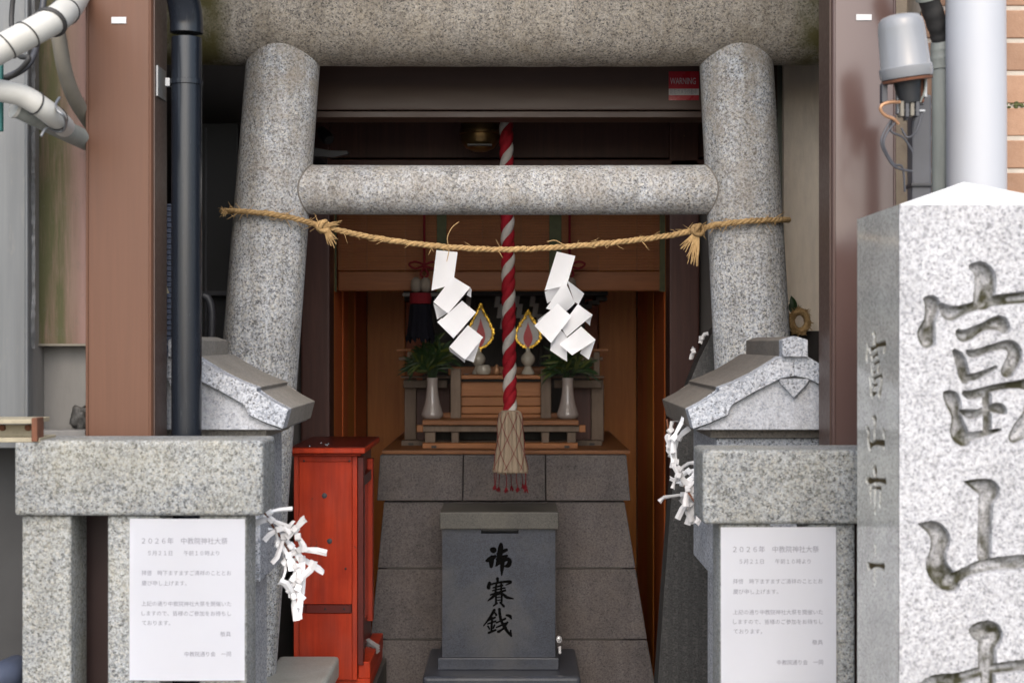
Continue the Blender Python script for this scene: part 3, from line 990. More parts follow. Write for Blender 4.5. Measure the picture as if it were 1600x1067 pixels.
def knot(cx, cy, d, tails, spread, name='knot'):
    bm = bmesh.new()
    c = P(cx, cy, d)
    for ax, rad, tilt in ((0.3, 0.013, 0.2), (1.4, 0.012, -0.5), (2.4, 0.0135, 0.7)):
        ring = []
        for k in range(17):
            th = 2 * math.pi * k / 16
            v = Vector((math.cos(th) * rad, math.sin(th) * 0.010, math.sin(th) * rad * 0.9))
            v.rotate(Matrix.Rotation(ax, 3, 'Y'))
            v.rotate(Matrix.Rotation(tilt, 3, 'Z'))
            ring.append(c + v)
        tube(bm, ring, 0.0055, 7, cap=False)
    o = obj(name, bm, M['rope_straw'], rope, 60)
    bm = bmesh.new()
    for i in range(26):
        ex, ey = random.choice(tails)
        ex += random.uniform(-spread, spread)
        ey += random.uniform(-spread, spread)
        m_ = P((cx + ex) / 2 + random.uniform(-3, 3), (cy + ey) / 2 + random.uniform(-2, 3), d - 0.006)
        tube(bm, [c + Vector((random.uniform(-.004, .004), -0.004, random.uniform(-.004, .004))), m_, P(ex, ey, d - random.uniform(-0.004, 0.014))], [0.0028, 0.0020, 0.0008], 5)
    obj('frayed_tail', bm, M['rope_straw'], rope)


knot(505, 354, 3.775, [(516, 380), (522, 384), (530, 350), (526, 378)], 5)
knot(1090, 360, 3.775, [(1068, 386), (1080, 408), (1086, 412), (1074, 396)], 6)
bm = bmesh.new()
for i in range(14):
    tube(bm, [P(357, 331, 3.80), P(352 + random.uniform(-2, 2), 331 + random.uniform(-4, 4), 3.79), P(348 + random.uniform(-3, 4), 332 + random.uniform(-10, 9), 3.78)], [0.003, 0.002, 0.0008], 5)
obj('frayed_tail', bm, M['rope_straw'], rope)

# ------------------------------------------------------------------ zigzag paper streamers
def paper_piece(parent, name, corners, mat, curl=0.002, sub=6, thick=0.0006):
    """corners: four (x, y, d); a bent sheet with thickness"""
    A, B, C, D_ = [P(*c) for c in corners]
    nrm = (B - A).cross(D_ - A).normalized()
    bm = bmesh.new()
    g = []
    for j in range(sub + 1):
        v = j / sub
        row = []
        for i in range(sub + 1):
            u = i / sub
            p = (A * (1 - u) + B * u) * (1 - v) + (D_ * (1 - u) + C * u) * v
            p = p + nrm * curl * (math.sin(u * math.pi) * 0.8 + math.sin(v * math.pi) * 0.5)
            row.append(bm.verts.new(p))
        g.append(row)
    for j in range(sub):
        for i in range(sub):
            bm.faces.new((g[j][i], g[j][i + 1], g[j + 1][i + 1], g[j + 1][i]))
    bmesh.ops.solidify(bm, geom=bm.faces[:], thickness=thick)
    return obj(name, bm, mat, parent, 50)


W = M['paper_white']
s1 = thing('paper_streamer', 'white zigzag folded paper hanging from the rope left of the red bell rope', 'paper streamer', P(715, 566, 3.74), 'zigzag papers on the straw rope')
for c, cu in (
        (((682, 391, 3.742), (715, 394, 3.742), (708, 444, 3.728), (674, 454, 3.735)), 0.002),
        (((707, 432, 3.726), (735, 449, 3.722), (700, 490, 3.712), (677, 472, 3.722)), 0.002),
        (((722, 470, 3.716), (744, 488, 3.712), (709, 528, 3.702), (684, 504, 3.712)), 0.002),
        (((731, 508, 3.706), (755, 527, 3.700), (727, 562, 3.694), (702, 542, 3.702)), 0.002),
        (((735, 449, 3.722), (737, 453, 3.735), (736, 465, 3.742), (729, 461, 3.730)), 0.001),
        (((677, 474, 3.724), (699, 489, 3.716), (692, 494, 3.740), (683, 499, 3.742)), 0.001),
        (((683, 503, 3.714), (690, 497, 3.740), (712, 520, 3.735), (709, 529, 3.708)), 0.001),
        (((701, 543, 3.706), (727, 561, 3.700), (726, 567, 3.722), (703, 549, 3.726)), 0.001),
        (((738, 548, 3.716), (752, 530, 3.712), (740, 566, 3.726), (728, 562, 3.724)), 0.001)):
    paper_piece(s1, 'paper_fold', c, W, cu)
s2 = thing('paper_streamer', 'twisted white zigzag paper hanging from the rope right of the red bell rope', 'paper streamer', P(885, 566, 3.74), 'zigzag papers on the straw rope')
for c, cu in (
        (((870, 393, 3.742), (899, 400, 3.742), (886, 445, 3.730), (851, 454, 3.735)), 0.002),
        (((851, 456, 3.737), (882, 440, 3.742), (878, 462, 3.756), (855, 474, 3.756)), 0.001),
        (((882, 438, 3.722), (898, 474, 3.742), (880, 490, 3.752), (853, 482, 3.728)), -0.006),
        (((886, 438, 3.722), (913, 459, 3.728), (904, 476, 3.748), (897, 472, 3.748)), 0.002),
        (((871, 474, 3.706), (893, 494, 3.704), (861, 536, 3.694), (835, 509, 3.700)), 0.002),
        (((840, 500, 3.715), (865, 482, 3.722), (868, 490, 3.735), (842, 506, 3.728)), 0.001),
        (((903, 475, 3.728), (926, 492, 3.726), (886, 526, 3.722), (876, 511, 3.735)), -0.004),
        (((908, 510, 3.708), (931, 531, 3.704), (894, 555, 3.694), (874, 538, 3.704)), 0.002),
        (((874, 514, 3.720), (886, 524, 3.728), (886, 565, 3.724), (859, 547, 3.714)), 0.002),
        (((930, 532, 3.706), (920, 562, 3.724), (906, 552, 3.728), (912, 540, 3.716)), 0.002),
        (((926, 492, 3.728), (923, 500, 3.742), (922, 509, 3.746), (913, 501, 3.734)), 0.001),
        (((861, 536, 3.698), (871, 522, 3.700), (866, 540, 3.724), (860, 546, 3.726)), 0.001)):
    paper_piece(s2, 'paper_fold', c, W, cu)

# ------------------------------------------------------------------ stone roofs of the two small stone lanterns behind the fences
def stone_roof(cxpx, d0, d1, label, slope_mat):
    mid = px(cxpx, d0)
    t = thing('stone_lantern', label, 'lantern', (mid, (d0 + d1) / 2, 0), 'stone lanterns flanking the gate')
    k = d0 / F

    def pt(x, y):                  # profile traced on the right-hand one, about its ridge at 1241
        return ((x - 1241) * k, pz(y, d0))
    top = [(1241, 556), (1219, 557), (1197, 571), (1175, 584), (1150, 596), (1123, 606), (1126, 612), (1100, 627), (1075, 640)]
    bot = [(1083, 670), (1110, 660), (1138, 648), (1140, 634), (1145, 631), (1180, 611), (1219, 589), (1241, 588)]
    for sgn in (1, -1):
        poly = [pt(*p) for p in top + bot]
        poly = [(mid + sgn * x, z) for x, z in poly]
        # the band at the front face, and the weathered slope behind it
        obj('verge', prism(poly, d0, d0 + 0.055, bev=0.0025), M['granite_roof'], t)
        poly2 = [pt(*p) for p in [(x, y - 0.6) for x, y in top] + bot]
        poly2 = [(mid + sgn * x, z) for x, z in poly2]
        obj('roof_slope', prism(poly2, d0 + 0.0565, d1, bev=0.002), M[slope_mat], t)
    # gable wall under the roof
    gb = [(1086, 672), (1112, 661.5), (1139.5, 649.5), (1141.5, 635), (1146, 632.5), (1181, 612.5), (1219.5, 590.5), (1241, 589.5)]
    poly = [pt(*p) for p in gb]
    full = [(mid + x, z) for x, z in poly] + [(mid - x, z) for x, z in poly[::-1][1:]]
    obj('gable', prism(full, d0 + 0.014, d1 - 0.02, bev=0.001, seg=1), M['granite_gable'], t)
    orn = [pt(*p) for p in [(1216, 592), (1222, 602), (1230, 609), (1236, 616), (1241, 622), (1246, 616), (1252, 609), (1260, 602), (1266, 592)]]
    obj('gable_ornament', prism([(mid + x, z) for x, z in orn], d0 + 0.002, d0 + 0.016, bev=0.0015, seg=1), M['granite_roof'], t)
    rg = [pt(*p) for p in [(1221, 557.5), (1221, 531), (1241, 525), (1261, 531), (1261, 557.5)]]
    obj('ridge_end', prism([(mid + x, z) for x, z in rg], d0 - 0.01, d0 + 0.03, bev=0.002), M['granite_roof'], t)
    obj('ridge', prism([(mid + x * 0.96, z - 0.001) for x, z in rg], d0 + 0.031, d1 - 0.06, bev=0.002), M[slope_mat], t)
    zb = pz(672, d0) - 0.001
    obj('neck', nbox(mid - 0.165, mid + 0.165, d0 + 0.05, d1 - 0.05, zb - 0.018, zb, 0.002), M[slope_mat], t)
    obj('fire_box', nbox(mid - 0.15, mid + 0.15, d0 + 0.065, d1 - 0.065, zb - 0.32, zb - 0.019, 0.004), M['granite_roof'], t)
    obj('shaft', nbox(mid - 0.12, mid + 0.12, d0 + 0.09, d1 - 0.09, 0.06, zb - 0.321, 0.006), M['granite_roof'], t)
    return t


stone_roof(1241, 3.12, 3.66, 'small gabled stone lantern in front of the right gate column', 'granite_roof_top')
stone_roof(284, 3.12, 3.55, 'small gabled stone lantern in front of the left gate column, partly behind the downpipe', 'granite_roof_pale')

# ------------------------------------------------------------------ granite fences with the notices
def fence(label, capx, capy, posts, d=2.80):
    X0, X1 = px(capx[0], d), px(capx[1], d)
    z0, z1 = pz(capy[1], d), pz(capy[0], d)
    t = thing('stone_fence', label, 'fence', ((X0 + X1) / 2, d + 0.07, 0), 'granite fences before the gate')
    obj('cap_rail', nbox(X0, X1, d, d + 0.145, z0, z1, 0.010, 4), M['granite_fence'], t, 35)
    for a, b in posts:
        obj('post', nbox(px(a, d + 0.015), px(b, d + 0.015), d + 0.015, d + 0.122, 0.20, z0 - 0.0005, 0.005, 3), M['granite_fence'], t, 35)
    obj('base_stone', nbox(X0, X1, d - 0.02, d + 0.16, 0.0, 0.199, 0.01, 3), M['granite_fence'], t, 35)
    return t


fence('granite fence with a wide cap rail left of the gate', (22, 411), (688, 806), ((34, 111), (168, 250), (311, 385)))
fence('granite fence right of the gate, its end behind the inscribed pillar', (1098, 1560), (703, 819), ((1125, 1205), (1261, 1336), (1398, 1475)))

NOTICE = [('２０２６年　中教院神社大祭', 222, 356, 845, 10.6, 0), ('５月２１日　　午前１０時より', 232, 343, 863, 8.2, 0),
          ('拝啓　時下ますますご清祥のこととお', 222, 362, 894, 8.2, 0), ('慶び申し上げます。', 222, 0, 910, 8.2, 0),
          ('上記の通り中教院神社大祭を開催いた', 222, 362, 942, 8.2, 0), ('しますので、皆様のご参加をお待ちし', 222, 362, 957, 8.2, 0),
          ('ております。', 222, 0, 972, 8.2, 0), ('敬具', 345, 0, 989, 8.2, 0), ('中教院通り会　一同', 290, 362, 1020, 8.2, 0)]


def text_mesh(body, size, width=0.0):
    cu = bpy.data.curves.new('tmp', 'FONT')
    cu.body = body
    cu.size = size
    cu.resolution_u = 2
    to = bpy.data.objects.new('tmp', cu)
    COL.objects.link(to)
    dg = bpy.context.evaluated_depsgraph_get()
    me = bpy.data.meshes.new_from_object(to.evaluated_get(dg))
    bpy.data.objects.remove(to)
    bpy.data.curves.remove(cu)
    co = np.empty(len(me.vertices) * 3)
    me.vertices.foreach_get('co', co)
    co = co.reshape(-1, 3)
    if width and len(co):
        co[:, 0] = (co[:, 0] - co[:, 0].min()) * width / max(co[:, 0].max() - co[:, 0].min(), 1e-6)
    fs = [tuple(p.vertices) for p in me.polygons]
    bpy.data.meshes.remove(me)
    return co, fs


def notice(dx, dy, label, tilt):
    d = 2.811
    x0, x1, y0, y1 = 203 + dx, 383 + dx, 810 + dy, 1062 + dy
    c = P((x0 + x1) / 2, y0, d)
    w, h = px(x1, d) - px(x0, d), pz(y0, d) - pz(y1, d)
    root = thing('notice_paper', label, 'notice', c, 'festival notices on the fence')
    bm = bmesh.new()
    nx, ny = 10, 14

    def surf(u, v):               # gentle waves, hugging the posts at the tape
        return -0.0012 - 0.0022 * math.sin(u * math.pi) * (0.3 + v) - 0.001 * math.sin(v * 7 + u * 3) * v
    g = [[bm.verts.new((c.x - w / 2 + w * i / nx, d + surf(i / nx, j / ny), c.z - h * j / ny)) for i in range(nx + 1)] for j in range(ny + 1)]
    for j in range(ny):
        for i in range(nx):
            bm.faces.new((g[j][i], g[j][i + 1], g[j + 1][i + 1], g[j + 1][i]))
    bmesh.ops.solidify(bm, geom=bm.faces[:], thickness=0.0003)
    sh = obj('sheet', bm, M['paper'], root, 60)
    for body, xa, xb, yb, s, _ in NOTICE:
        co, fs = text_mesh(body, s * d / F * 1.03, (px(xb, d) - px(xa, d)) if xb else 0)
        V = []
        X = px(xa + dx, d)
        Zb = pz(yb + dy + 3.5, d)
        for q in co:
            u = (X + q[0] - (c.x - w / 2)) / w
            v = (c.z - Zb - q[1]) / h
            V.append((X + q[0], d + surf(u, v) - 0.0008, Zb + q[1]))
        me = bpy.data.meshes.new('printed_line')
        me.from_pydata(V, [], fs)
        link_mesh('printed_line', me, M['ink'], sh)
    root.rotation_euler = (0, tilt, 0)


notice(0, 0, 'white printed festival notice taped to the left fence', R(0.15))
notice(923, 13, 'white printed festival notice taped to the right fence', R(-0.1))

# ------------------------------------------------------------------ inscribed stone pillar, right foreground
DPF, PW = 2.41, 0.290
PX0 = px(1405, DPF)
PX1 = PX0 + PW
PZT = pz(320, DPF)
step = 0.0015
zb = 0.60
nu, nv = int(round(PW / step)) + 1, int(round((PZT - zb) / step)) + 1
zb = PZT - (nv - 1) * step
PX1 = PX0 + (nu - 1) * step
kf = DPF / F
st = [[(px(x, DPF) - PX0, pz(y, DPF) - zb, r * kf) for x, y, r in s] for s in FU + SAN + ICHI]
fld = stroke_field(st, 0, 0, nu, nv, step)
rngn = np.random.default_rng(3)


def depth_of(fld, deep, edge):
    t = np.clip(fld / edge, 0, 1)
    t = np.sqrt(np.clip(1 - (1 - t) ** 2, 0, 1))
    r2 = np.clip(fld / 0.018, 0, 1)
    return t * deep * (0.62 + 0.5 * r2)


def smoothstep(a, lo, hi):
    t = np.clip((a - lo) / (hi - lo), 0, 1)
    return t * t * (3 - 2 * t)


dep = depth_of(fld, 0.019, 0.0036)
dep += rngn.normal(0, 0.00012, dep.shape)
dep[0, :] = 0
dep[-1, :] = 0
dep[:, 0] = 0
dep[:, -1] = 0
v1, f1 = carved_sheet((PX0, DPF, zb), (1, 0, 0), (0, 0, 1), (0, 1, 0), nu, nv, step, dep)
# grime sits where rain pools: strongest near the lower and upper ends of the strokes, never on the face
gr = np.zeros_like(fld)
yy_, xx_ = np.mgrid[0:nv, 0:nu] * step
bl_ = np.sin(xx_ * 47 + 1.3) * np.sin(yy_ * 39 + 0.4) + 0.6 * np.sin(xx_ * 91 + yy_ * 63 + 2.0) + 0.3 * np.sin(xx_ * 170 - yy_ * 140)
ins_ = smoothstep(fld, 0.0004, 0.0022)
wall_ = ins_ * (1.0 - 0.8 * smoothstep(fld, 0.004, 0.009))
gr = np.clip(wall_ * 0.85 + ins_ * (0.12 + 0.95 * smoothstep(bl_, -0.15, 0.55)), 0, 1)
c1 = gr.ravel()
# back, right, the coarse lower part and the pyramid top
pil_v = [tuple(v) for v in v1]
pil_f = [tuple(q) for q in f1]
b0 = len(pil_v)
YB = DPF + PW
apex = ((PX0 + PX1) / 2, DPF + PW / 2, pz(285, DPF + PW / 2))
pil_v += [(PX0, DPF, 0), (PX1, DPF, 0), (PX1, YB, 0), (PX0, YB, 0), (PX0, DPF, zb), (PX1, DPF, zb), (PX1, YB, PZT), (PX0, YB, PZT), (PX0, DPF, PZT), (PX1, DPF, PZT), apex]
pil_f += [tuple(b0 + i for i in q) for q in ((0, 1, 5, 4), (1, 2, 6, 9, 5), (2, 3, 7, 6))]
me = bpy.data.meshes.new('inscribed_face')
me.from_pydata(pil_v, [], pil_f)
at = me.attributes.new('carve', 'FLOAT', 'POINT')
at.data.foreach_set('value', np.concatenate([c1, np.zeros(11)]).astype(np.float32))
pil = thing('inscribed_pillar', 'large pale granite pillar carved with big vertical characters at the right edge', 'stone pillar', ((PX0 + PX1) / 2, DPF + PW / 2, 0))
link_mesh('body', me, M['granite_pale'], pil)
me = bpy.data.meshes.new('pointed_top')
me.from_pydata([pil_v[b0 + 8], pil_v[b0 + 9], pil_v[b0 + 6], pil_v[b0 + 7], apex], [], [(0, 1, 4), (1, 2, 4), (2, 3, 4), (3, 0, 4)])
link_mesh('pointed_top', me, M['granite_top_lit'], pil)
# polished left side with its own smaller carved line of characters
s2_ = 0.0016
nu2, nv2 = int(PW / s2_) + 1, int((PZT - 0.70) / s2_) + 1


def side_map(strokes, ytop_src, ytop, ky, kx=0.62):
    out = []
    for s in strokes:
        q = []
        for x, y, r in s:
            u = (1548 - x) * kf * kx                # viewer's left is the far side
            yy = ytop + (y - ytop_src) * ky
            q.append((PW * 0.53 + u, pz(yy, DPF + PW * 0.53), r * kf * 0.52))
        out.append(q)
    return out


ss = side_map(FU, 410, 518, 0.36) + side_map(SAN, 745, 650, 0.30) + side_map(ICHI, 970, 730, 0.26) + side_map(YON, 815, 850, 0.42)
zb2 = PZT - (nv2 - 1) * s2_
ss = [[(u, z - zb2, r) for u, z, r in s] for s in ss]
fl2 = stroke_field(ss, 0, 0, nu2, nv2, s2_)
dp2 = depth_of(fl2, 0.007, 0.004)
dp2[0, :] = dp2[-1, :] = 0
dp2[:, 0] = dp2[:, -1] = 0
PWm = (nu2 - 1) * s2_
v2, f2 = carved_sheet((PX0 - 0.0008, DPF + 0.0012, zb2), (0, (PW - 0.002) / PWm, 0), (0, 0, 1), (1, 0, 0), nu2, nv2, s2_, dp2)
b0 = len(v2)
vv2 = [tuple(v) for v in v2] + [(PX0 - 0.0008, DPF + 0.0012, 0), (PX0 - 0.0008, YB - 0.0008, 0), (PX0 - 0.0008, YB - 0.0008, zb2), (PX0 - 0.0008, DPF + 0.0012, zb2)]
ff2 = [tuple(q) for q in f2] + [(b0, b0 + 1, b0 + 2, b0 + 3)]
me = bpy.data.meshes.new('polished_side')
me.from_pydata(vv2, [], ff2)
at = me.attributes.new('carve', 'FLOAT', 'POINT')
at.data.foreach_set('value', np.concatenate([(smoothstep(fl2, 0.0, 0.0025) * 0.95).ravel(), np.zeros(4)]).astype(np.float32))
ps_ = link_mesh('polished_side', me, M['granite_polished'], pil)
ps_['label'] = 'polished grey side with a small carved line of characters'

# ------------------------------------------------------------------ right edge: sensor, pipes, brick wall
ts = obj('wall_edge', nbox(px(1396, 3.10), px(1470, 3.10), 3.10, 3.22, 0, 2.6, 0.004), M['concrete_tan'])
tag(ts, 'rough tan concrete wall edge between the brown post and the black pole', 'wall')
ax = Vector((-0.016, -0.01, 0.117)).normalized()
sens = thing('light_sensor', 'tilted light grey dome shaped light sensor with bare wires below', 'light sensor', P(1418, 130, 2.74))
cb = P(1417, 124, 2.74)
obj('cover', nlathe([(0.030, 0.0), (0.0445, 0.002), (0.047, 0.006), (0.0472, 0.021), (0.0445, 0.0245), (0.0415, 0.090), (0.039, 0.104), (0.033, 0.1115), (0.020, 0.1155), (0.004, 0.117)], cb, 40, ax), M['lamp_grey'], sens, 35)
obj('gasket', nlathe([(0.03, -0.004), (0.0445, -0.004), (0.0455, 0.0005), (0.03, 0.001)], cb, 40, ax), M['rust'], sens, 35)
obj('socket', nlathe([(0.010, -0.045), (0.020, -0.042), (0.024, -0.006), (0.024, -0.003)], cb, 18, ax), M['plastic_black'], sens, 35)
for x0, x1, y0, y1, m_ in ((1402, 1407, 128, 178, 'zinc'), (1426, 1444, 122, 160, 'rust'), (1444, 1449, 118, 152, 'zinc'), (1407, 1444, 160, 164, 'metal_dark'), (1405, 1446, 171, 175, 'zinc'),
                           (1414, 1419, 150, 188, 'metal_dark'), (1426, 1431, 150, 188, 'metal_dark'), (1378, 1387, 130, 160, 'metal_dark')):
    obj('bracket_piece', pbox(x0, x1, y0, y1, 2.735 + random.uniform(0, 0.012), 2.755, 0.0008, 1), M[m_], sens)
obj('copper_wire', ntube([Vector(p) for p in spline([tuple(P(*p)) for p in ((1406, 160, 2.73), (1392, 160, 2.72), (1379, 164, 2.715), (1376, 172, 2.715), (1384, 181, 2.72), (1396, 186, 2.725), (1404, 194, 2.73))], 8)], 0.0032, 8), M['copper'], sens, 60)
for k, pl in enumerate((((1398, 182, 2.73), (1385, 200, 2.725), (1377, 222, 2.72), (1386, 245, 2.725), (1400, 262, 2.73), (1425, 268, 2.74)),
                        ((1394, 186, 2.735), (1392, 205, 2.73), (1412, 216, 2.735), (1426, 238, 2.74)),
                        ((1402, 188, 2.73), (1386, 208, 2.722), (1381, 228, 2.72), (1396, 256, 2.73), (1410, 262, 2.735), (1414, 300, 2.74)),
                        ((1440, 178, 2.735), (1432, 205, 2.73), (1418, 215, 2.735), (1408, 200, 2.735)))):
    obj('wire', ntube([Vector(p) for p in spline([tuple(P(*p)) for p in pl], 8)], 0.0021, 8), M['metal_dark'], sens, 60)
for i_, (x, y) in enumerate(((1410, 168), (1418, 169), (1426, 167), (1434, 168))):
    obj('terminal', pbox(x - 3, x + 3, y - 10, y + 14, 2.728, 2.75, 0.001, 1), M['metal_dark' if i_ % 2 else 'hose_beige'], sens)
for a_, b_ in (((1404, 128), (1413, 158)), ((1410, 126), (1419, 160)), ((1432, 126), (1425, 158)), ((1446, 122), (1438, 160))):
    obj('lead_wire', ntube([Vector(p) for p in spline([tuple(P(a_[0], a_[1], 2.735)), tuple(P((a_[0] + b_[0]) / 2 + 3, (a_[1] + b_[1]) / 2, 2.728)), tuple(P(b_[0], b_[1], 2.732))], 5)], 0.0017, 6), M['pvc_grey'], sens, 60)
bp = thing('black_pole', 'black square pole under the grey light sensor', 'pole', (px(1440, 2.80), 2.82, 0))
obj('shaft', nbox(px(1425, 2.79), px(1456, 2.79), 2.79, 2.826, 0, pz(148, 2.79), 0.004, 2), M['metal_dark'], bp)
obj('pole_joint', nbox(px(1424, 2.785), px(1457, 2.785), 2.785, 2.83, pz(292, 2.785), pz(286, 2.785), 0.002), M['plastic_black'], bp)
gp2 = thing('grey_drain_pipe', 'weathered grey drain pipe with a coupling beside the white pipe', 'pipe', (px(1472, 2.92), 2.92, 0))
xc = px(1473, 2.92)
obj('pipe', ntube([(xc, 2.92, 0), (xc, 2.92, pz(108, 2.92))], 0.0205, 20), M['pvc_grey'], gp2, 60)
obj('coupling', nlathe([(0.0205, 0), (0.0228, 0.001), (0.0228, 0.018), (0.0235, 0.02), (0.0228, 0.022), (0.0228, 0.034), (0.0238, 0.037), (0.0228, 0.040), (0.0222, 0.052), (0.019, 0.053)], (xc, 2.92, pz(110, 2.92)), 22), M['pvc_grey'], gp2, 40)
fx = [Vector(p) for p in spline([tuple(P(*p)) for p in ((1473, 72, 2.92), (1469, 52, 2.91), (1460, 26, 2.89), (1450, -5, 2.87), (1440, -50, 2.85))], 10)]
obj('flexible_hose', ntube(fx, [0.0195 + 0.0006 * math.sin(i * 0.9) for i in range(len(fx))], 18), M['tape_black'], gp2, 60)
obj('hose_sleeve', ntube([Vector(p) for p in spline([tuple(P(*p)) for p in ((1450, -2, 2.868), (1444, -30, 2.855), (1438, -60, 2.845))], 4)], 0.0235, 18), M['pvc_grey'], gp2, 60)
wp = thing('white_downpipe', 'thick glossy white downpipe behind the inscribed pillar', 'pipe', (px(1526, 2.86), 2.86, 0))
obj('pipe', ntube([(px(1529, 2.86), 2.86, 0), (px(1525.5, 2.86), 2.86, pz(150, 2.86)), (px(1521, 2.86), 2.86, 2.6)], 0.0548, 48), M['pvc_white'], wp, 60)
obj('wall_clip', nlathe([(0.0552, 0), (0.0575, 0.001), (0.0575, 0.012), (0.0552, 0.013)], (px(1527, 2.86), 2.86, 1.35), 40), M['zinc'], wp, 40)

DB = 2.99
bw_ = thing('brick_wall', 'tan brick tiled wall with pale joints at the right edge', 'wall', (px(1640, DB), DB + 0.05, 0))
X0 = px(1440, DB)
obj('mortar_bed', nbox(X0, X0 + 0.62, DB + 0.0035, DB + 0.12, 0.0, 2.62), M['brick_mortar'], bw_)
ph = 50.8 * DB / F
z_ref = pz(63.5, DB)
row0 = int((z_ref - 1.28) / ph)
tile_me = None
BW = 0.208
for r_ in range(-row0, 9):
    zc = z_ref + r_ * ph + ph / 2
    for c_ in range(3):
        xa = X0 + c_ * (BW + 0.007) - (0.10 if r_ % 2 else 0.0)
        xb = xa + BW
        xa, xb = max(xa, X0), min(xb, X0 + 0.62)
        if xb - xa < 0.02:
            continue
        yy = DB + random.uniform(0, 0.0015)
        obj('brick', nbox(xa, xb, yy, DB + 0.012, zc - ph / 2 + 0.0045, zc + ph / 2 - 0.0045, 0.0018, 1), M['brick_tan'], bw_)
bm = bmesh.new()
for i in range(34):
    c = P(1568 + random.random() ** 1.2 * 60, 164 + random.uniform(-4, 4), DB + 0.001)
    bmesh.ops.create_icosphere(bm, subdivisions=1, radius=random.uniform(0.0015, 0.0036), matrix=Matrix.Translation(c) @ Matrix.Diagonal((1.6, 0.6, 0.9, 1)))
mo = obj('moss_tuft', bm, M['moss'], bw_)
mo['kind'] = 'stuff'
# neighbouring wall seen between the right column and the brown post
rw = thing('side_wall_panel', 'beige concrete wall with a dark green strip right of the gate column', 'wall', (px(1260, 4.12), 4.2, 0))
obj('panel', nbox(px(1224, 4.12), px(1330, 4.12), 4.115, 4.30, 0.06, 2.64, 0.003), M['concrete_beige'], rw)
obj('green_strip', nbox(px(1209, 4.14), px(1223.5, 4.14), 4.14, 4.25, 0.06, 2.64, 0.003), M['concrete_green'], rw)
dk = obj('dark_shelf', nbox(px(1226, 4.02), px(1300, 4.02), 4.02, 4.11, 0.06, pz(517, 4.02), 0.003), M['wood_black'])
tag(dk, 'black wooden stand behind the right stone lantern, straw wreath on it', 'stand')
# straw wreath
wr = thing('straw_wreath', 'small golden straw wreath with a green leaf right of the gate', 'wreath', P(1252, 522, 3.98))
bm = bmesh.new()
cw_ = P(1249, 502, 3.985)
for k in range(3):
    ring = []
    for i in range(73):
        th = 2 * math.pi * i / 72
        rr_ = 0.021 + 0.0050 * math.cos(9 * th + k * 2.1)
        ring.append(cw_ + Vector((rr_ * math.cos(th), 0.0055 * math.sin(9 * th + k * 2.1), rr_ * 1.25 * math.sin(th))))
    tube(bm, ring, [0.0046 + 0.0012 * math.sin(i * 2.3) for i in range(73)], 7, cap=False)
obj('ring', bm, M['rope_straw'], wr, 60)
bm = bmesh.new()
for i in range(110):
    th = random.uniform(0, 6.28)
    b_ = cw_ + Vector((0.025 * math.cos(th), -0.006, 0.031 * math.sin(th)))
    tube(bm, [b_, b_ + Vector((random.uniform(-.012, .012), random.uniform(-.012, 0), random.uniform(-.012, .012)))], [0.0016, 0.0007], 4)
obj('straw_end', bm, M['rope_straw'], wr)['kind'] = 'stuff'


def leaf(bm, base, tip, w, droop=0.0, side=Vector((1, 0, 0))):
    ax_ = tip - base
    sd = ax_.cross(Vector((0, -1, 0.25)))
    if sd.length < 1e-6:
        sd = side
    sd.normalize()
    nrm = sd.cross(ax_).normalized()
    rows = []
    for i in range(5):
        u = i / 4
        wd = w * math.sin(math.pi * min(0.06 + u * 0.94, 1)) ** 0.8 if u < 1 else 0.0003
        c = base + ax_ * u + Vector((0, 0, -droop * u * u))
        rows.append((bm.verts.new(c - sd * wd), bm.verts.new(c + nrm * wd * 0.35), bm.verts.new(c + sd * wd)))
    for i in range(4):
        for k in range(2):
            bm.faces.new((rows[i][k], rows[i][k + 1], rows[i + 1][k + 1], rows[i + 1][k]))


bm = bmesh.new()
leaf(bm, P(1243, 488, 3.98), P(1236, 462, 3.98), 0.010)
leaf(bm, P(1240, 490, 3.985), P(1233, 474, 3.99), 0.008)
obj('leaf', bm, M['leaf'], wr)

# dark things seen left of the left column
cab = thing('dark_cabinet', 'black metal cabinet standing in the gap left of the gate', 'cabinet', (px(330, 4.25), 4.35, 0.06))
obj('body', nbox(px(270, 4.25), px(372, 4.25), 4.25, 4.55, 0.06, pz(192, 4.25), 0.004), M['plastic_black'], cab)
obj('door_edge', nbox(px(320, 4.245), px(323, 4.245), 4.244, 4.2495, 0.4, pz(200, 4.25)), M['metal_dark'], cab)
obj('shelf_rail', nbox(px(300, 4.22), px(366, 4.22), 4.215, 4.243, pz(462, 4.22), pz(455, 4.22), 0.001), M['metal_dark'], cab)
tag(obj('ribbed_hose', ntube([(px(262, 3.40), 3.40, pz(570 - i * 2.1, 3.40)) for i in range(120)], [0.021 + 0.004 * (1 if (i // 2) % 2 else -1) * 0.5 for i in range(120)], 16), M['plastic_blue'], None, 30),
    'dark blue ribbed hose standing behind the downpipe', 'hose')
tag(obj('bent_pipe', ntube([Vector(p) for p in spline([tuple(P(*p)) for p in ((318, 462, 3.9), (326, 468, 3.9), (331, 490, 3.9), (330, 545, 3.9))], 6)], 0.010, 12), M['metal_dark'], None, 60),
    'thin dark bent pipe between the downpipe and the left gate column', 'pipe')
tag(obj('cream_card', prism([(px(253, 3.36), pz(460, 3.36)), (px(256, 3.36), pz(436, 3.36)), (px(264, 3.36), pz(458, 3.36))], 3.36, 3.364), M['cream_paint']),
    'cream triangular scrap beside the ribbed hose', 'card')

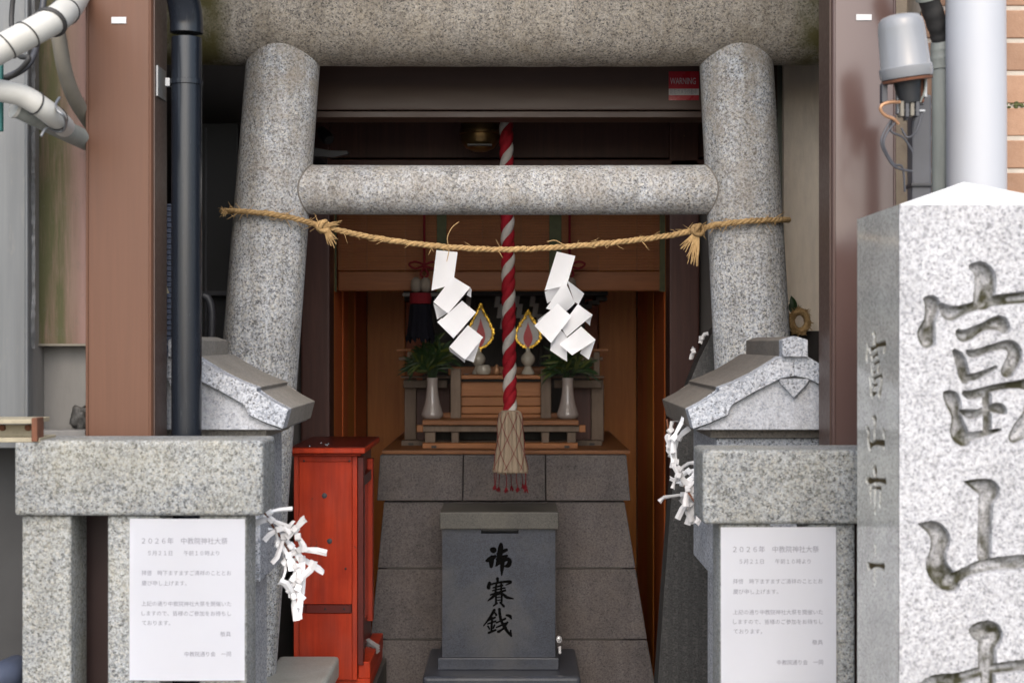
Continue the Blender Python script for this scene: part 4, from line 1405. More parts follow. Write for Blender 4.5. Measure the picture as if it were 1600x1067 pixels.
# ------------------------------------------------------------------ dark engraved slab behind the right lantern
sp = [(1116, 512), (1108, 530), (1092, 562), (1072, 612), (1060, 680), (1048, 790), (1038, 920), (1028, 1067), (1022, 1170), (1225, 1170), (1215, 700), (1200, 545), (1165, 500)]
sl = thing('engraved_slab', 'dark grey memorial slab with rows of fine engraved writing behind the right lantern', 'memorial stone', (px(1125, 4.0), 4.06, 0.06))
obj('slab', prism([(px(x, 4.0), pz(y, 4.0)) for x, y in sp], 4.0, 4.10, bev=0.006), M['slab_engraved'], sl)
obj('foot', nbox(px(1020, 4.0), px(1226, 4.0), 3.97, 4.12, 0.06, pz(1171, 4.0)), M['slab_dark'], sl)

# ------------------------------------------------------------------ bell, rope, warning sticker
bell = thing('bell', 'round brass bell hanging below the dark beam', 'bell', P(750, 238, 4.42))
cb = P(750, 238, 4.42)
obj('body', nlathe([(0.004, 0), (0.022, 0.002), (0.042, 0.012), (0.054, 0.030), (0.0575, 0.046), (0.0575, 0.050), (0.060, 0.052), (0.060, 0.060), (0.0575, 0.062), (0.057, 0.075),
                    (0.050, 0.096), (0.034, 0.110), (0.012, 0.116)], cb, 36), M['brass'], bell, 35)
obj('slot', nbox(cb.x - 0.035, cb.x + 0.035, cb.y - 0.058, cb.y - 0.02, cb.z + 0.012, cb.z + 0.017), M['plastic_black'], bell)
obj('hanger', ntube([cb + Vector((0, 0, 0.112)), cb + Vector((0, 0, 0.60))], 0.006, 8), M['metal_dark'], bell)
cross = obj('bell_beam', nbox(px(420, 4.42), px(1180, 4.42), 4.39, 4.45, 2.28, 2.34), M['wood_black'])
tag(cross, 'black beam carrying the bell, hidden above the steel header', 'beam')
DR = 4.33
br_ = thing('bell_rope', 'thick twisted red and white bell rope with a hemp tassel', 'rope', P(797, 770, DR))
strands = [[], [], []]
top, bottom = P(789, 60, DR), P(797, 642, DR)
NS, SEG = 150, 30
for k in range(3):
    bm = bmesh.new()
    rows = []
    for i in range(NS + 1):
        t = i / NS
        c = top.lerp(bottom, t)
        L = (top - bottom).length * t
        ph_ = -L / 0.104 * 2 * math.pi + k * 2 * math.pi / 3
        row = []
        for j in range(11):
            a = (j / 10 - 0.5) * 2 * math.pi / 3
            rad = 0.0205 * (0.80 + 0.20 * math.cos(a * 1.5))
            th = ph_ + a
            row.append(bm.verts.new(c + Vector((math.cos(th) * rad, math.sin(th) * rad, 0))))
        rows.append(row)
    for i in range(NS):
        for j in range(10):
            bm.faces.new((rows[i][j], rows[i][j + 1], rows[i + 1][j + 1], rows[i + 1][j]))
    obj('strand', bm, M['rope_white'] if k == 0 else M['rope_red'], br_, 80)
# hemp tassel
bm = bmesh.new()
rows = []
prof = [(640, 9), (643, 15), (650, 18.5), (662, 19.5), (680, 20), (700, 21.5), (718, 24), (735, 27), (737, 24)]
SEG = 90
for y, r in spline(prof, 5):
    c = P(797.5, y, DR)
    row = []
    for k in range(SEG):
        th = 2 * math.pi * k / SEG
        rr = r * DR / F * (1 + 0.035 * math.sin(k * 13.7) + 0.02 * math.sin(k * 5.1))
        zz = (0.004 * math.sin(k * 9.3) if y > 730 else 0)
        row.append(bm.verts.new(c + Vector((math.cos(th) * rr, math.sin(th) * rr, zz))))
    rows.append(row)
for i in range(len(rows) - 1):
    for k in range(SEG):
        bm.faces.new((rows[i][k], rows[i][(k + 1) % SEG], rows[i + 1][(k + 1) % SEG], rows[i + 1][k]))
bm.faces.new(rows[0])
bm.faces.new(rows[-1][::-1])
tas = obj('tassel', bm, M['hemp'], br_, 40)


def tas_r(y):
    ys = [p[0] for p in prof]
    rs = [p[1] for p in prof]
    return float(np.interp(y, ys, rs)) * DR / F


bm = bmesh.new()
for sgn in (1, -1):
    for q in range(7):
        pts = []
        for i in range(40):
            y = 643 + 90 * i / 39
            th = q * 2 * math.pi / 7 + sgn * i / 39 * 1.9
            rr = tas_r(y) * 1.04 + 0.0008
            pts.append(P(797.5, y, DR) + Vector((math.cos(th) * rr, math.sin(th) * rr, 0)))
        tube(bm, pts, 0.0008, 5)
obj('net_cord', bm, M['cord_red'], tas, 60)
for q in range(9):
    th = q * 2 * math.pi / 9 + 0.2
    rr = 26 * DR / F
    b_ = P(797.5, 733, DR) + Vector((math.cos(th) * rr, math.sin(th) * rr, 0))
    e_ = b_ + Vector((random.uniform(-.006, .006), 0, -0.046 + random.uniform(-.008, .006)))
    bm = ntube([b_, (b_ + e_) / 2 + Vector((random.uniform(-.003, .003), 0, 0)), e_], 0.0011, 5)
    for i in range(9):
        tube(bm, [e_, e_ + Vector((random.uniform(-.007, .007), random.uniform(-.006, .006), -random.uniform(0.008, 0.016)))], [0.0022, 0.0010], 4)
    obj('red_fringe', bm, M['cord_red'], br_)
ws_ = thing('warning_sticker', 'red and white warning sticker on the dark steel beam', 'sticker', P(1070, 157, 4.118))
D_ = 4.118
obj('red_field', pbox(1045, 1092, 112, 139, D_ - 0.0006, D_ + 0.0012), M['sticker_red'], ws_)
obj('white_band', pbox(1045, 1092, 139.2, 149, D_ - 0.0006, D_ + 0.0012), M['sticker'], ws_)
obj('red_field', pbox(1045, 1092, 149.2, 157, D_ - 0.0006, D_ + 0.0012), M['sticker_red'], ws_)
for body, x, y, s, w_, mk in (('WARNING', 1047, 132, 13, 40, 'sticker'), ('防犯カメラ作動中', 1047, 147, 8, 42, 'ink')):
    co, fs = text_mesh(body, s * D_ / F * 1.1, w_ * D_ / F)
    me = bpy.data.meshes.new('lettering')
    me.from_pydata([(px(x, D_) + q[0], D_ - 0.0012, pz(y, D_) + q[1]) for q in co], [], fs)
    link_mesh('lettering', me, M[mk], ws_)
# small dark spotlight behind the left column
cc = thing('spotlight', 'small dark grey spotlight arm beside the left column under the beam', 'spotlight', P(510, 240, 4.40))
obj('head', nlathe([(0.006, -0.03), (0.016, -0.026), (0.019, 0.02), (0.014, 0.03)], P(508, 212, 4.42), 16, (0.35, -0.5, -0.4)), M['plastic_black'], cc, 40)
obj('arm', prism([(px(488, 4.40), pz(230, 4.40)), (px(515, 4.40), pz(236, 4.40)), (px(543, 4.40), pz(236, 4.40)), (px(544, 4.40), pz(241, 4.40)), (px(520, 4.40), pz(246, 4.40)), (px(488, 4.40), pz(244, 4.40))], 4.40, 4.43, bev=0.001), M['metal_dark'], cc)
obj('mount', nbox(px(470, 4.42), px(500, 4.42), 4.42, 4.62, pz(246, 4.42), pz(234, 4.42)), M['metal_dark'], cc)

# ------------------------------------------------------------------ bamboo blind with brocade strips, cords and tassels
DBL = 4.86
bl = thing('bamboo_blind', 'brown bamboo blind with green brocade strips hanging at the top of the alcove', 'blind', P(778, 455, DBL))
bm = bmesh.new()
zt, zbm = pz(250, DBL), pz(424, DBL)
ns = 70
for i in range(ns):
    z = zt + (zbm - zt) * i / ns
    tube(bm, [(LWX + 0.012, DBL, z), (RWX - 0.012, DBL, z)], 0.0024, 6)
o = obj('bamboo_slat', bm, M['bamboo'], bl, 60)
o['kind'] = 'stuff'
obj('rolled_end', nbox(LWX + 0.012, RWX - 0.012, DBL - 0.012, DBL + 0.014, pz(455, DBL), pz(424, DBL), 0.006, 3), M['bamboo_dark'], bl, 40)
for a, b in ((683, 698), (858, 877), (1030, 1041), (520, 527)):
    obj('brocade_strip', nbox(px(a, DBL), px(b, DBL), DBL - 0.016, DBL - 0.013, pz(456, DBL), zt), M['brocade'], bl)


def hanging_tassel(cx, label):
    d = 4.80
    t = thing('blind_tassel', label, 'tassel', P(cx, 532, d), 'tassels hanging before the bamboo blind')
    obj('cord', ntube([P(cx + 6, 300, d), P(cx + 6, 412, d)], 0.004, 8), M['cord_red'], t)
    bm = bmesh.new()
    for sx in (-1, 1):
        loop = [tuple(P(cx + 6 + sx * a, b, d - 0.004)) for a, b in ((0, 414), (14, 409), (24, 413), (14, 420), (0, 416), (6, 428), (2, 434))]
        tube(bm, [Vector(p) for p in spline(loop, 5)], 0.0035, 7)
    obj('knot', bm, M['cord_red'], t, 60)
    for sx in (-7, 8):
        obj('wool_ball', nlathe([(0.003, 0), (0.014, 0.004), (0.017, 0.02), (0.015, 0.038), (0.006, 0.048)], P(cx + sx, 457, d), 14), M['wool'], t, 60)
    obj('red_band', nlathe([(0.028, 0), (0.034, 0.001), (0.035, 0.018), (0.034, 0.034), (0.028, 0.035)], P(cx, 475, d), 30), M['cord_red'], t, 40)
    bm = bmesh.new()
    rows = []
    for i in range(8):
        u = i / 7
        c = P(cx, 475.5 + u * 56, d)
        row = []
        for k in range(60):
            th = 2 * math.pi * k / 60
            rr = (0.033 + 0.012 * u ** 1.5) * (1 + 0.05 * math.sin(k * 7.3))
            row.append(bm.verts.new(c + Vector((math.cos(th) * rr, math.sin(th) * rr, (random.uniform(-.012, .012) if i == 7 else 0)))))
        rows.append(row)
    for i in range(7):
        for k in range(60):
            bm.faces.new((rows[i][k], rows[i][(k + 1) % 60], rows[i + 1][(k + 1) % 60], rows[i + 1][k]))
    obj('fringe', bm, M['black_cloth'], t, 50)
    obj('hook_bar', nbox(px(cx - 28, d), px(cx + 28, d), d - 0.005, d + 0.005, pz(463, d), pz(458, d)), M['wood_black'], t)


hanging_tassel(657, 'black fringed tassel with red band hanging left of the left paper streamer')
hanging_tassel(884, 'black fringed tassel hanging behind the right paper streamer')

# ------------------------------------------------------------------ stone plinth of the altar
pl = thing('altar_plinth', 'dark grey stone block plinth under the wooden altar', 'plinth', (px(790, 4.74), 5.1, 0.06))


def taper_block(x00, x01, x10, x11, y0, y1, d0, d1):
    """trapezoid front: top edge x00..x01 at y0, bottom edge x10..x11 at y1"""
    return prism([(px(x10, d0), pz(y1, d0)), (px(x11, d0), pz(y1, d0)), (px(x01, d0), pz(y0, d0)), (px(x00, d0), pz(y0, d0))], d0, d1, bev=0.003)


gpx = 0.7
for a, b, c_, e in ((594, 724 - gpx, 589, 723 - gpx), (724 + gpx, 852 - gpx, 723 + gpx, 853 - gpx), (852 + gpx, 979, 853 + gpx, 985)):
    obj('stone_block', taper_block(a, b, c_, e, 711, 782, 4.72, 5.80), M['granite_plinth'], pl)
obj('core', nbox(px(604, 4.74), px(972, 4.74), 4.745, 5.80, 0.06, pz(783.5, 4.74)), M['mortar'], pl)
for y0, y1, l0, r0, l1, r1 in ((784, 887, 600, 976, 590, 993), (889, 998, 590, 993, 579, 1011), (1000, 1110, 579, 1011, 568, 1031), (1112, 1211, 568, 1031, 556, 1050)):
    obj('stone_block', taper_block(l0, 780 - gpx, l1, 780 - gpx, y0, y1, 4.735, 5.0), M['granite_plinth'], pl)
    obj('stone_block', taper_block(780 + gpx, r0, 780 + gpx, r1, y0, y1, 4.735, 5.0), M['granite_plinth'], pl)
bt = obj('altar_board', nbox(px(597, 4.76), px(984, 4.76), 4.752, 5.78, pz(710, 4.74) + 0.0005, pz(706, 4.74) + 0.004, 0.002), M['cedar_h'])
tag(bt, 'flat wooden board lying on top of the stone plinth', 'board')
ZB = pz(706, 4.74) + 0.004

# ------------------------------------------------------------------ wooden altar
al = thing('wooden_altar', 'tiered plain wooden altar with shelves and railings on the stone plinth', 'altar', (px(782, 4.9), 5.1, ZB))


def apiece(name, x0, x1, y0, y1, d0, d1, mk, bev=0.0015):
    return obj(name, pbox(x0, x1, y0, y1, d0, d1, bev, 1), M[mk], al)


zs = lambda y, d: pz(y, d)
o = apiece('sill', 660, 903, 692, 709, 4.86, 4.91, 'cedar_h')
apiece('sill', 627, 941, 688, 704.5, 4.98, 5.03, 'cedar_grey')
for x in (678, 886):
    obj('mortise', pbox(x - 4, x + 4, 696, 704, 4.8595, 4.862), M['wood_black'], al)
for x in (642, 925):
    obj('mortise', pbox(x - 4, x + 4, 692, 700, 4.9795, 4.982), M['wood_black'], al)
for a, b in ((664, 680), (705, 717), (846, 858), (886, 900)):
    apiece('leg', a, b, 675, 691.5, 4.875, 4.905, 'cedar_grey')
apiece('cross_beam', 651, 915, 665, 674.5, 4.868, 4.90, 'cedar_grey')
for a in (651, 905):
    apiece('beam_end', a, a + 10, 664, 675, 4.862, 4.867, 'cedar_h')
apiece('shelf', 660, 904, 656.5, 664, 4.85, 5.12, 'cedar_h')
apiece('under_panel', 664, 900, 664.6, 704, 5.06, 5.08, 'wood_black')
# cabinet planks
for y0, y1 in ((597, 619), (620, 634), (635, 646), (647, 659)):
    apiece('plank', 716, 849, y0, y1, 5.03 + random.uniform(0, 0.004), 5.06, 'cedar_h')
apiece('plank', 858, 872, 645, 659, 5.04, 5.06, 'cedar_h')
apiece('plank', 692, 708, 645, 659, 5.04, 5.06, 'cedar_h')
for a, b in ((704, 720), (845, 861)):
    apiece('post', a, b, 576, 659, 4.99, 5.026, 'cedar_grey')
apiece('upper_shelf', 720.5, 844.5, 586, 592, 5.0, 5.22, 'cedar_h')
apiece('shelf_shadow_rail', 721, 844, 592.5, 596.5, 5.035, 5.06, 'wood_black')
apiece('rear_tier', 700, 862, 573, 586, 5.225, 5.27, 'cedar_h')
for sx, xs in ((1, ((626, 703), (619, 668), (632, 650))), (-1, ((862, 944), (900, 950), (924, 943)))):
    apiece('railing', xs[0][0], xs[0][1], 587.5, 591, 5.06, 5.09, 'cedar_grey')
    apiece('railing', xs[0][0] + 4, xs[0][1] - 4, 594, 606, 5.07, 5.10, 'cedar_grey')
    apiece('railing', xs[1][0], xs[1][1], 545, 549, 5.10, 5.13, 'cedar_h')
    apiece('railing', xs[1][0] + 4, xs[1][1] - 8, 558, 563, 5.10, 5.13, 'cedar_grey')
    apiece('railing_post', xs[2][0], xs[2][1], 592, 688, 5.105, 5.14, 'cedar_grey')
    apiece('railing_post', xs[2][0] + 4, xs[2][0] + 13, 550, 587, 5.075, 5.10, 'cedar_grey')
    apiece('side_panel', xs[0][0] + 22, xs[0][1], 600, 690, 5.145, 5.16, 'wood_maroon')
    apiece('stile', (668 if sx > 0 else 884), (676 if sx > 0 else 892), 600, 656, 5.12, 5.14, 'wood_maroon')
# miniature shrine house behind, its shade put into black wood
mh = thing('miniature_shrine', 'dark miniature shrine, its shade put into black colour, with an overhanging roof at the back of the altar', 'shrine', (px(790, 5.4), 5.5, ZB))
obj('back_panel', nbox(px(668, 5.40), px(912, 5.40), 5.55, 5.58, ZB, pz(463, 5.40)), M['wood_black'], mh)
for a, b in ((668, 680), (735, 742), (842, 849), (902, 914)):
    obj('pillar', nbox(px(a, 5.40), px(b, 5.40), 5.40, 5.43, ZB, pz(463, 5.40), 0.002), M['wood_black'], mh)
obj('floor', nbox(px(660, 5.30), px(922, 5.30), 5.30, 5.60, ZB, pz(585, 5.30), 0.002), M['wood_black'], mh)
obj('roof', nbox(px(630, 5.20), px(950, 5.20), 5.20, 5.70, pz(462, 5.20), pz(455, 5.20), 0.002), M['wood_black'], mh)
for s in (-1, 1):
    for k in range(3):
        cx = 790 + s * (150 - 12 * k)
        obj('bracket', nbox(px(cx - 9, 5.24), px(cx + 9, 5.24), 5.24, 5.44, pz(470 + k * 6, 5.24), pz(463.5 + k * 6, 5.24), 0.001, 1), M['wood_black'], mh)

# ------------------------------------------------------------------ offerings on the altar
def vase(cx, yb, d, prof, mat, label, name='vase', grp=None):
    c = P(cx, yb, d)
    o = obj(name, nlathe([(r * d / F, h * d / F) for r, h in prof], c, 36), mat, None, 40, origin=c)
    return tag(o, label, 'vase', grp)


BIG = [(13, 0), (15.5, 2), (17.3, 6), (17.0, 8), (15, 14), (12, 24), (9.8, 36), (8.6, 48), (8.2, 58), (8.8, 62), (8.8, 64), (7.2, 64), (6.8, 56), (1, 55)]
zsh = pz(656.5, 4.85)


def yat(z, d):
    return 533.5 + (EYE - z) * F / d


yv = yat(zsh + 0.0004, 4.94)
vase(675.5, yv, 4.94, BIG, M['ceramic_white'], 'tall white flared vase holding green branches, left on the altar', 'flower_vase', 'tall vases on the altar')
vase(887, yv, 4.94, BIG, M['ceramic_white'], 'tall white flared vase holding green branches, right on the altar', 'flower_vase', 'tall vases on the altar')
SMALL = [(8, 0), (10.5, 0.6), (9.5, 4), (6, 10), (5, 13), (7.5, 15.5), (10.5, 20), (11.2, 24.5), (10, 29), (6, 33), (3.6, 36), (3.2, 41), (3.8, 42.5), (2.4, 42.5), (2, 40), (0.3, 39)]
zsu = pz(586, 5.0)
yv2 = yat(zsu + 0.0004, 5.08)
vase(747.5, yv2, 5.08, SMALL, M['ceramic'], 'small white footed vase under the left gold flame ornament', 'sake_vase', 'footed vases on the altar')
vase(825, yv2, 5.08, SMALL, M['ceramic'], 'small white footed vase under the right gold flame ornament', 'sake_vase', 'footed vases on the altar')
yv3 = yat(zsu + 0.0004, 5.03)
o = vase(755.5, yv3, 5.03, [(7, 0), (9.8, 1), (11.8, 5), (12, 9), (10.5, 13), (8.5, 15.3), (7, 15), (5, 12), (0.4, 12)], M['ceramic'], 'small round white jar beside the left footed vase', 'round_jar')
o['category'] = 'jar'
o = vase(729, yv3, 5.03, [(2, 0), (4, 0.4), (4.5, 1.2), (3.5, 1.6), (0.3, 1.2)], M['ceramic_white'], 'tiny white dish at the left end of the altar shelf', 'small_dish')
o['category'] = 'dish'


def flame(cx, ytop, ybot, hw, d, label):
    t = thing('flame_ornament', label, 'ornament', P(cx, ybot, d), 'gold flame ornaments on the footed vases')
    out = []
    for i in range(61):
        u = i / 60 * 2 - 1                       # around from the tip
        th = math.pi * (i / 60)
        out.append(th)
    ring = []
    for side in (1, -1):
        pts = []
        for i in range(26):
            v = i / 25
            w_ = hw * (math.sin(math.pi * v ** 1.75)) ** 0.75 if 0 < v < 1 else 0
            pts.append((cx + side * w_, ytop + (ybot - ytop) * v))
        ring.append(pts)
    bm = bmesh.new()
    for pts in ring:
        tube(bm, [P(x, y, d - 0.002) for x, y in pts], 0.0036, 6)
        for i in range(1, 25):                    # beaded leaves round the rim
            x, y = pts[i]
            for q in range(3):
                c = P(x + random.uniform(-1.6, 1.6), y + random.uniform(-1.5, 1.5), d - 0.004)
                bmesh.ops.create_icosphere(bm, subdivisions=1, radius=random.uniform(0.0022, 0.0042), matrix=Matrix.Translation(c) @ Matrix.Rotation(random.random() * 3, 4, 'Y') @ Matrix.Diagonal((1, 0.6, 1.5, 1)))
    obj('gold_rim', bm, M['gold'], t)
    L, Rr = ring[1], ring[0]
    poly = [(px(x, d), pz(y, d)) for x, y in Rr] + [(px(x, d), pz(y, d)) for x, y in L[::-1][1:-1]]
    obj('white_field', prism(poly, d, d + 0.0012), M['silver_card'], t)
    fl = []
    h = ybot - ytop
    for i in range(15):
        v = i / 14
        fl.append((cx + 7.2 * math.sin(math.pi * v ** 1.6) ** 0.9 if 0 < v < 1 else cx, ytop + h * (0.30 + 0.68 * v)))
    fl2_ = [(2 * cx - x, y) for x, y in fl[::-1][1:-1]]
    obj('red_flame', prism([(px(x, d), pz(y, d)) for x, y in fl + fl2_], d - 0.0022, d - 0.0004), M['flame_red'], t)
    obj('stem', ntube([P(cx, ybot - 2, d), P(cx, ybot + 6, d)], 0.0022, 6), M['gold'], t)


flame(751, 474, 544, 19.5, 5.08, 'gold rimmed flame ornament with red centre behind the left paper streamer')
flame(825, 484, 544, 19.5, 5.08, 'gold rimmed flame ornament with red centre right of the bell rope')

# little zigzag papers before the miniature shrine
for cx, y0, flip, lab in ((779, 458, 1, 'small white zigzag paper just left of the bell rope, hung at the miniature shrine'),
                          (809, 458, 1, 'small white zigzag paper just right of the bell rope, hung at the miniature shrine'),
                          (834, 457, 1, 'small white zigzag paper behind the right flame ornament'),
                          (733, 462, -1, 'small white zigzag paper behind the left paper streamer')):
    t = thing('small_streamer', lab, 'paper streamer', P(cx, y0 + 70, 5.28), 'small zigzag papers at the miniature shrine')
    x, y = cx, y0
    for k in range(4):
        w_, h_ = 8, 22
        paper_piece(t, 'paper_fold', ((x - w_ / 2, y, 5.28 - k * .003), (x + w_ / 2, y, 5.28 - k * .003), (x + w_ / 2 - 3, y + h_, 5.277 - k * .003), (x - w_ / 2 - 3, y + h_, 5.277 - k * .003)), M['paper_worn'], 0.001, 3)
        x += flip * (4 if k % 2 == 0 else 5)
        y += 17

# green branches
def greenery(cx, ybase, d, spread, height, n, label, blades=False):
    t = thing('green_branch', label, 'branch', P(cx, ybase, d), 'evergreen branches in the vases')
    bms = bmesh.new()
    lf = [bmesh.new(), bmesh.new()]
    for i in range(n):
        a = random.uniform(-1, 1)
        tipx = cx + a * spread
        tipy = ybase - height * (1 - 0.55 * abs(a)) * random.uniform(0.55, 1.0)
        dd = d + random.uniform(-0.06, 0.05)
        b_ = P(cx + a * 3, ybase + 4, d)
        m_ = P(cx + a * spread * 0.45, (ybase + tipy) / 2 - 6, (d + dd) / 2)
        e_ = P(tipx, tipy, dd)
        stem = [Vector(p) for p in spline([tuple(b_), tuple(m_), tuple(e_)], 5)]
        tube(bms, stem, 0.0016, 5)
        for q in range(4, len(stem)):
            for s in (-1, 1):
                c = stem[q]
                ang = random.uniform(0.3, 1.2) * s
                dr = (stem[q] - stem[q - 1]).normalized()
                dv = Vector((dr.x * math.cos(ang) - dr.z * math.sin(ang), random.uniform(-0.7, 0.5), dr.x * math.sin(ang) + dr.z * math.cos(ang))).normalized()
                ln = random.uniform(0.035, 0.070)
                leaf(lf[0 if random.random() < 0.72 else 1], c, c + dv * ln, random.uniform(0.0028, 0.0055), droop=random.uniform(0.004, 0.016))
    obj('stems', bms, M['leaf'], t)
    for b_, mk in zip(lf, ('leaf', 'leaf_b')):
        o = obj('leaves', b_, M[mk], t)
        o['kind'] = 'stuff'


greenery(677, 596, 4.94, 30, 72, 17, 'dark green evergreen branches spreading from the left tall vase')
for i in range(0):
    pass
greenery(888, 596, 4.94, 28, 60, 14, 'dark green evergreen branches in the right tall vase under the paper streamer')
tag(obj('orange_ornament', nlathe([(0.004, 0), (0.010, 0.002), (0.013, 0.012), (0.009, 0.024), (0.003, 0.034)], Vector((px(776, 5.06), 5.06, zsu + 0.0003)), 14), M['copper'], None, 50),
    'small orange cone shaped offering half hidden behind the bell rope', 'offering')

# ------------------------------------------------------------------ offering box
DS = 4.40
ob = thing('offering_box', 'polished grey stone offering box with three black painted characters', 'offering box', (px(780, DS), 4.5, 0.06))
x0, x1 = px(691, DS), px(868, DS)
zt, z0 = pz(825.5, DS), pz(1026, DS)
so = 0.0014
nu, nv = int((x1 - x0) / so) + 1, int((zt - z0) / so) + 1
x1 = x0 + (nu - 1) * so
zt = z0 + (nv - 1) * so
K = 0.1498
GO = [[(193, 122, 22), (208, 128, 30)], [(135, 238, 12), (175, 222, 26), (225, 192, 14)], [(190, 205, 22), (186, 255, 24), (184, 298, 16)],
      [(285, 68, 16), (282, 110, 26), (272, 170, 27), (262, 235, 24), (236, 292, 8)], [(248, 165, 10), (300, 145, 18), (342, 126, 15)],
      [(240, 222, 10), (300, 200, 17), (350, 186, 10)], [(236, 290, 8), (290, 245, 18), (345, 222, 20), (376, 240, 20), (362, 285, 22), (325, 296, 8)],
      [(300, 240, 20), (297, 310, 20), (292, 392, 5)]]
SAI = [[(248, 424, 14), (252, 460, 12)], [(166, 472, 16), (155, 515, 18), (165, 528, 8)], [(170, 488, 9), (260, 466, 11), (370, 455, 13), (385, 468, 10), (335, 492, 5)],
       [(205, 520, 8), (300, 494, 10)], [(200, 548, 8), (325, 522, 8)], [(178, 594, 8), (250, 570, 10), (330, 548, 10)], [(236, 488, 10), (226, 585, 10)], [(290, 470, 10), (286, 570, 10)],
       [(242, 570, 12), (200, 615, 14), (152, 655, 6)], [(288, 568, 8), (345, 618, 15), (412, 634, 6)], [(234, 592, 10), (234, 682, 10)], [(236, 596, 8), (290, 590, 10), (290, 684, 9)],
       [(236, 622, 6), (288, 616, 6)], [(236, 652, 6), (288, 647, 6)], [(242, 680, 11), (208, 708, 7)], [(278, 674, 9), (314, 712, 12)]]
SEN = [[(215, 752, 14), (170, 830, 12), (106, 914, 6)], [(214, 770, 8), (236, 802, 11)], [(165, 855, 8), (222, 830, 10)], [(150, 895, 8), (228, 868, 10)], [(192, 832, 11), (186, 972, 11)],
       [(160, 988, 12), (228, 960, 10)], [(150, 920, 8), (166, 950, 8)], [(218, 908, 8), (206, 940, 8)], [(268, 742, 13), (284, 850, 14), (335, 950, 15), (392, 1022, 10)],
       [(240, 884, 8), (330, 842, 11)], [(240, 932, 8), (335, 890, 11)], [(256, 978, 12), (340, 930, 8)], [(345, 806, 10), (378, 815, 15), (394, 842, 7)], [(352, 880, 10), (310, 940, 10), (268, 985, 6)],
       [(386, 962, 7), (390, 1010, 9)]]
kf2 = DS / F
st = [[(px(740 + K * u, DS) - x0, pz(840 + K * v, DS) - z0, max(r * K * kf2 * 1.08, 0.0014)) for u, v, r in s] for s in GO + SAI + SEN]
fld = stroke_field(st, 0, 0, nu, nv, so)
dep = np.clip(fld / 0.0016, 0, 1) * 0.0025
ink_ = smoothstep(fld, -0.0004, 0.0009)
# coin slot at the top edge
ui = x0 + np.arange(nu) * so
vi = z0 + np.arange(nv) * so
slot = ((ui[None, :] > px(752, DS)) & (ui[None, :] < px(810, DS)) & (vi[:, None] > pz(833, DS)) & (vi[:, None] < zt - 0.0005))
dep = np.where(slot, 0.05, dep)
dep[0, :] = 0
dep[-1, :] = 0
dep[:, 0] = dep[:, -1] = 0
v1, f1 = carved_sheet((x0, DS, z0), (1, 0, 0), (0, 0, 1), (0, 1, 0), nu, nv, so, dep)
b0 = len(v1)
vv = [tuple(v) for v in v1] + [(x0, DS, z0), (x1, DS, z0), (x1, DS, zt), (x0, DS, zt), (x0, 4.63, z0), (x1, 4.63, z0), (x1, 4.63, zt), (x0, 4.63, zt)]
ff = [tuple(q) for q in f1] + [tuple(b0 + i for i in q) for q in ((1, 5, 6, 2), (5, 4, 7, 6), (4, 0, 3, 7))]
me = bpy.data.meshes.new('box_body')
me.from_pydata(vv, [], ff)
at = me.attributes.new('carve', 'FLOAT', 'POINT')
at.data.foreach_set('value', np.concatenate([ink_.ravel() * 1.6, np.zeros(8)]).astype(np.float32))
link_mesh('box_body', me, M['granite_box'], ob)
obj('lid', nbox(px(687, 4.385), px(873, 4.385), 4.385, 4.64, zt + 0.0006, pz(800, 4.385), 0.003, 2), M['granite_lid'], ob)
obj('foot', nbox(px(684, 4.385), px(873, 4.385), 4.385, 4.64, pz(1046, 4.385), z0 - 0.0005, 0.002, 2), M['granite_box'], ob)
zf = pz(1046, 4.385) - 0.0005
obj('pedestal', nbox(px(660, 4.30), px(908, 4.30), 4.30, 4.70, 0.06, zf, 0.012, 3), M['granite_box'], ob)
kl = thing('lock_and_key', 'small silver lock with a key hanging at the right side of the offering box', 'key', P(875, 1020, 4.39))
ring = [P(873.5, 998, 4.395) + Vector((0.007 * math.cos(2 * math.pi * k / 16), -0.004, 0.009 * math.sin(2 * math.pi * k / 16))) for k in range(17)]
obj('key_ring', ntube(ring, 0.0016, 6, cap=False), M['key_metal'], kl, 60)
obj('lock_body', nlathe([(0.004, -0.004), (0.008, -0.003), (0.008, 0.012)], P(873, 998, 4.42), 14, (0, 1, 0)), M['key_metal'], kl, 40)
obj('key_blade', pbox(872.5, 877, 1009, 1021, 4.388, 4.391, 0.0008, 1), M['key_metal'], kl)

# ------------------------------------------------------------------ red fortune box
DX = 4.15
rb = thing('red_fortune_box', 'worn red painted wooden box with a lid left of the offering box', 'box', (px(509, DX), 4.35, 0.06))
xa, xb = px(459, DX), px(558, DX)
yb_ = DX + 0.415
z_lo, z_hi = pz(1062, DX), pz(712, DX)
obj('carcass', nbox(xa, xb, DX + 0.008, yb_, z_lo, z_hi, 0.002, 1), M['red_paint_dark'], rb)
fr = 0.014
obj('front_panel', nbox(xa + fr, xb - fr, DX + 0.003, DX + 0.0075, pz(944, DX), z_hi - 0.016, 0.001, 1), M['red_paint'], rb)
obj('lower_panel', nbox(xa + fr, xb - fr, DX + 0.003, DX + 0.0075, z_lo, pz(958, DX), 0.001, 1), M['red_paint'], rb)
obj('stile', nbox(xa, xa + fr - 0.0006, DX, DX + 0.0075, z_lo, z_hi, 0.001, 1), M['red_paint'], rb)
obj('stile', nbox(xb - fr + 0.0006, xb, DX, DX + 0.0075, z_lo, z_hi, 0.001, 1), M['red_paint'], rb)
obj('top_rail', nbox(xa + fr, xb - fr, DX + 0.0005, DX + 0.0075, z_hi - 0.0154, z_hi, 0.001, 1), M['red_paint'], rb)
obj('batten', nbox(xa + fr + 0.02, xb - fr - 0.002, DX - 0.001, DX + 0.0075, pz(957.4, DX), pz(944.6, DX), 0.001, 1), M['red_paint_dark'], rb)
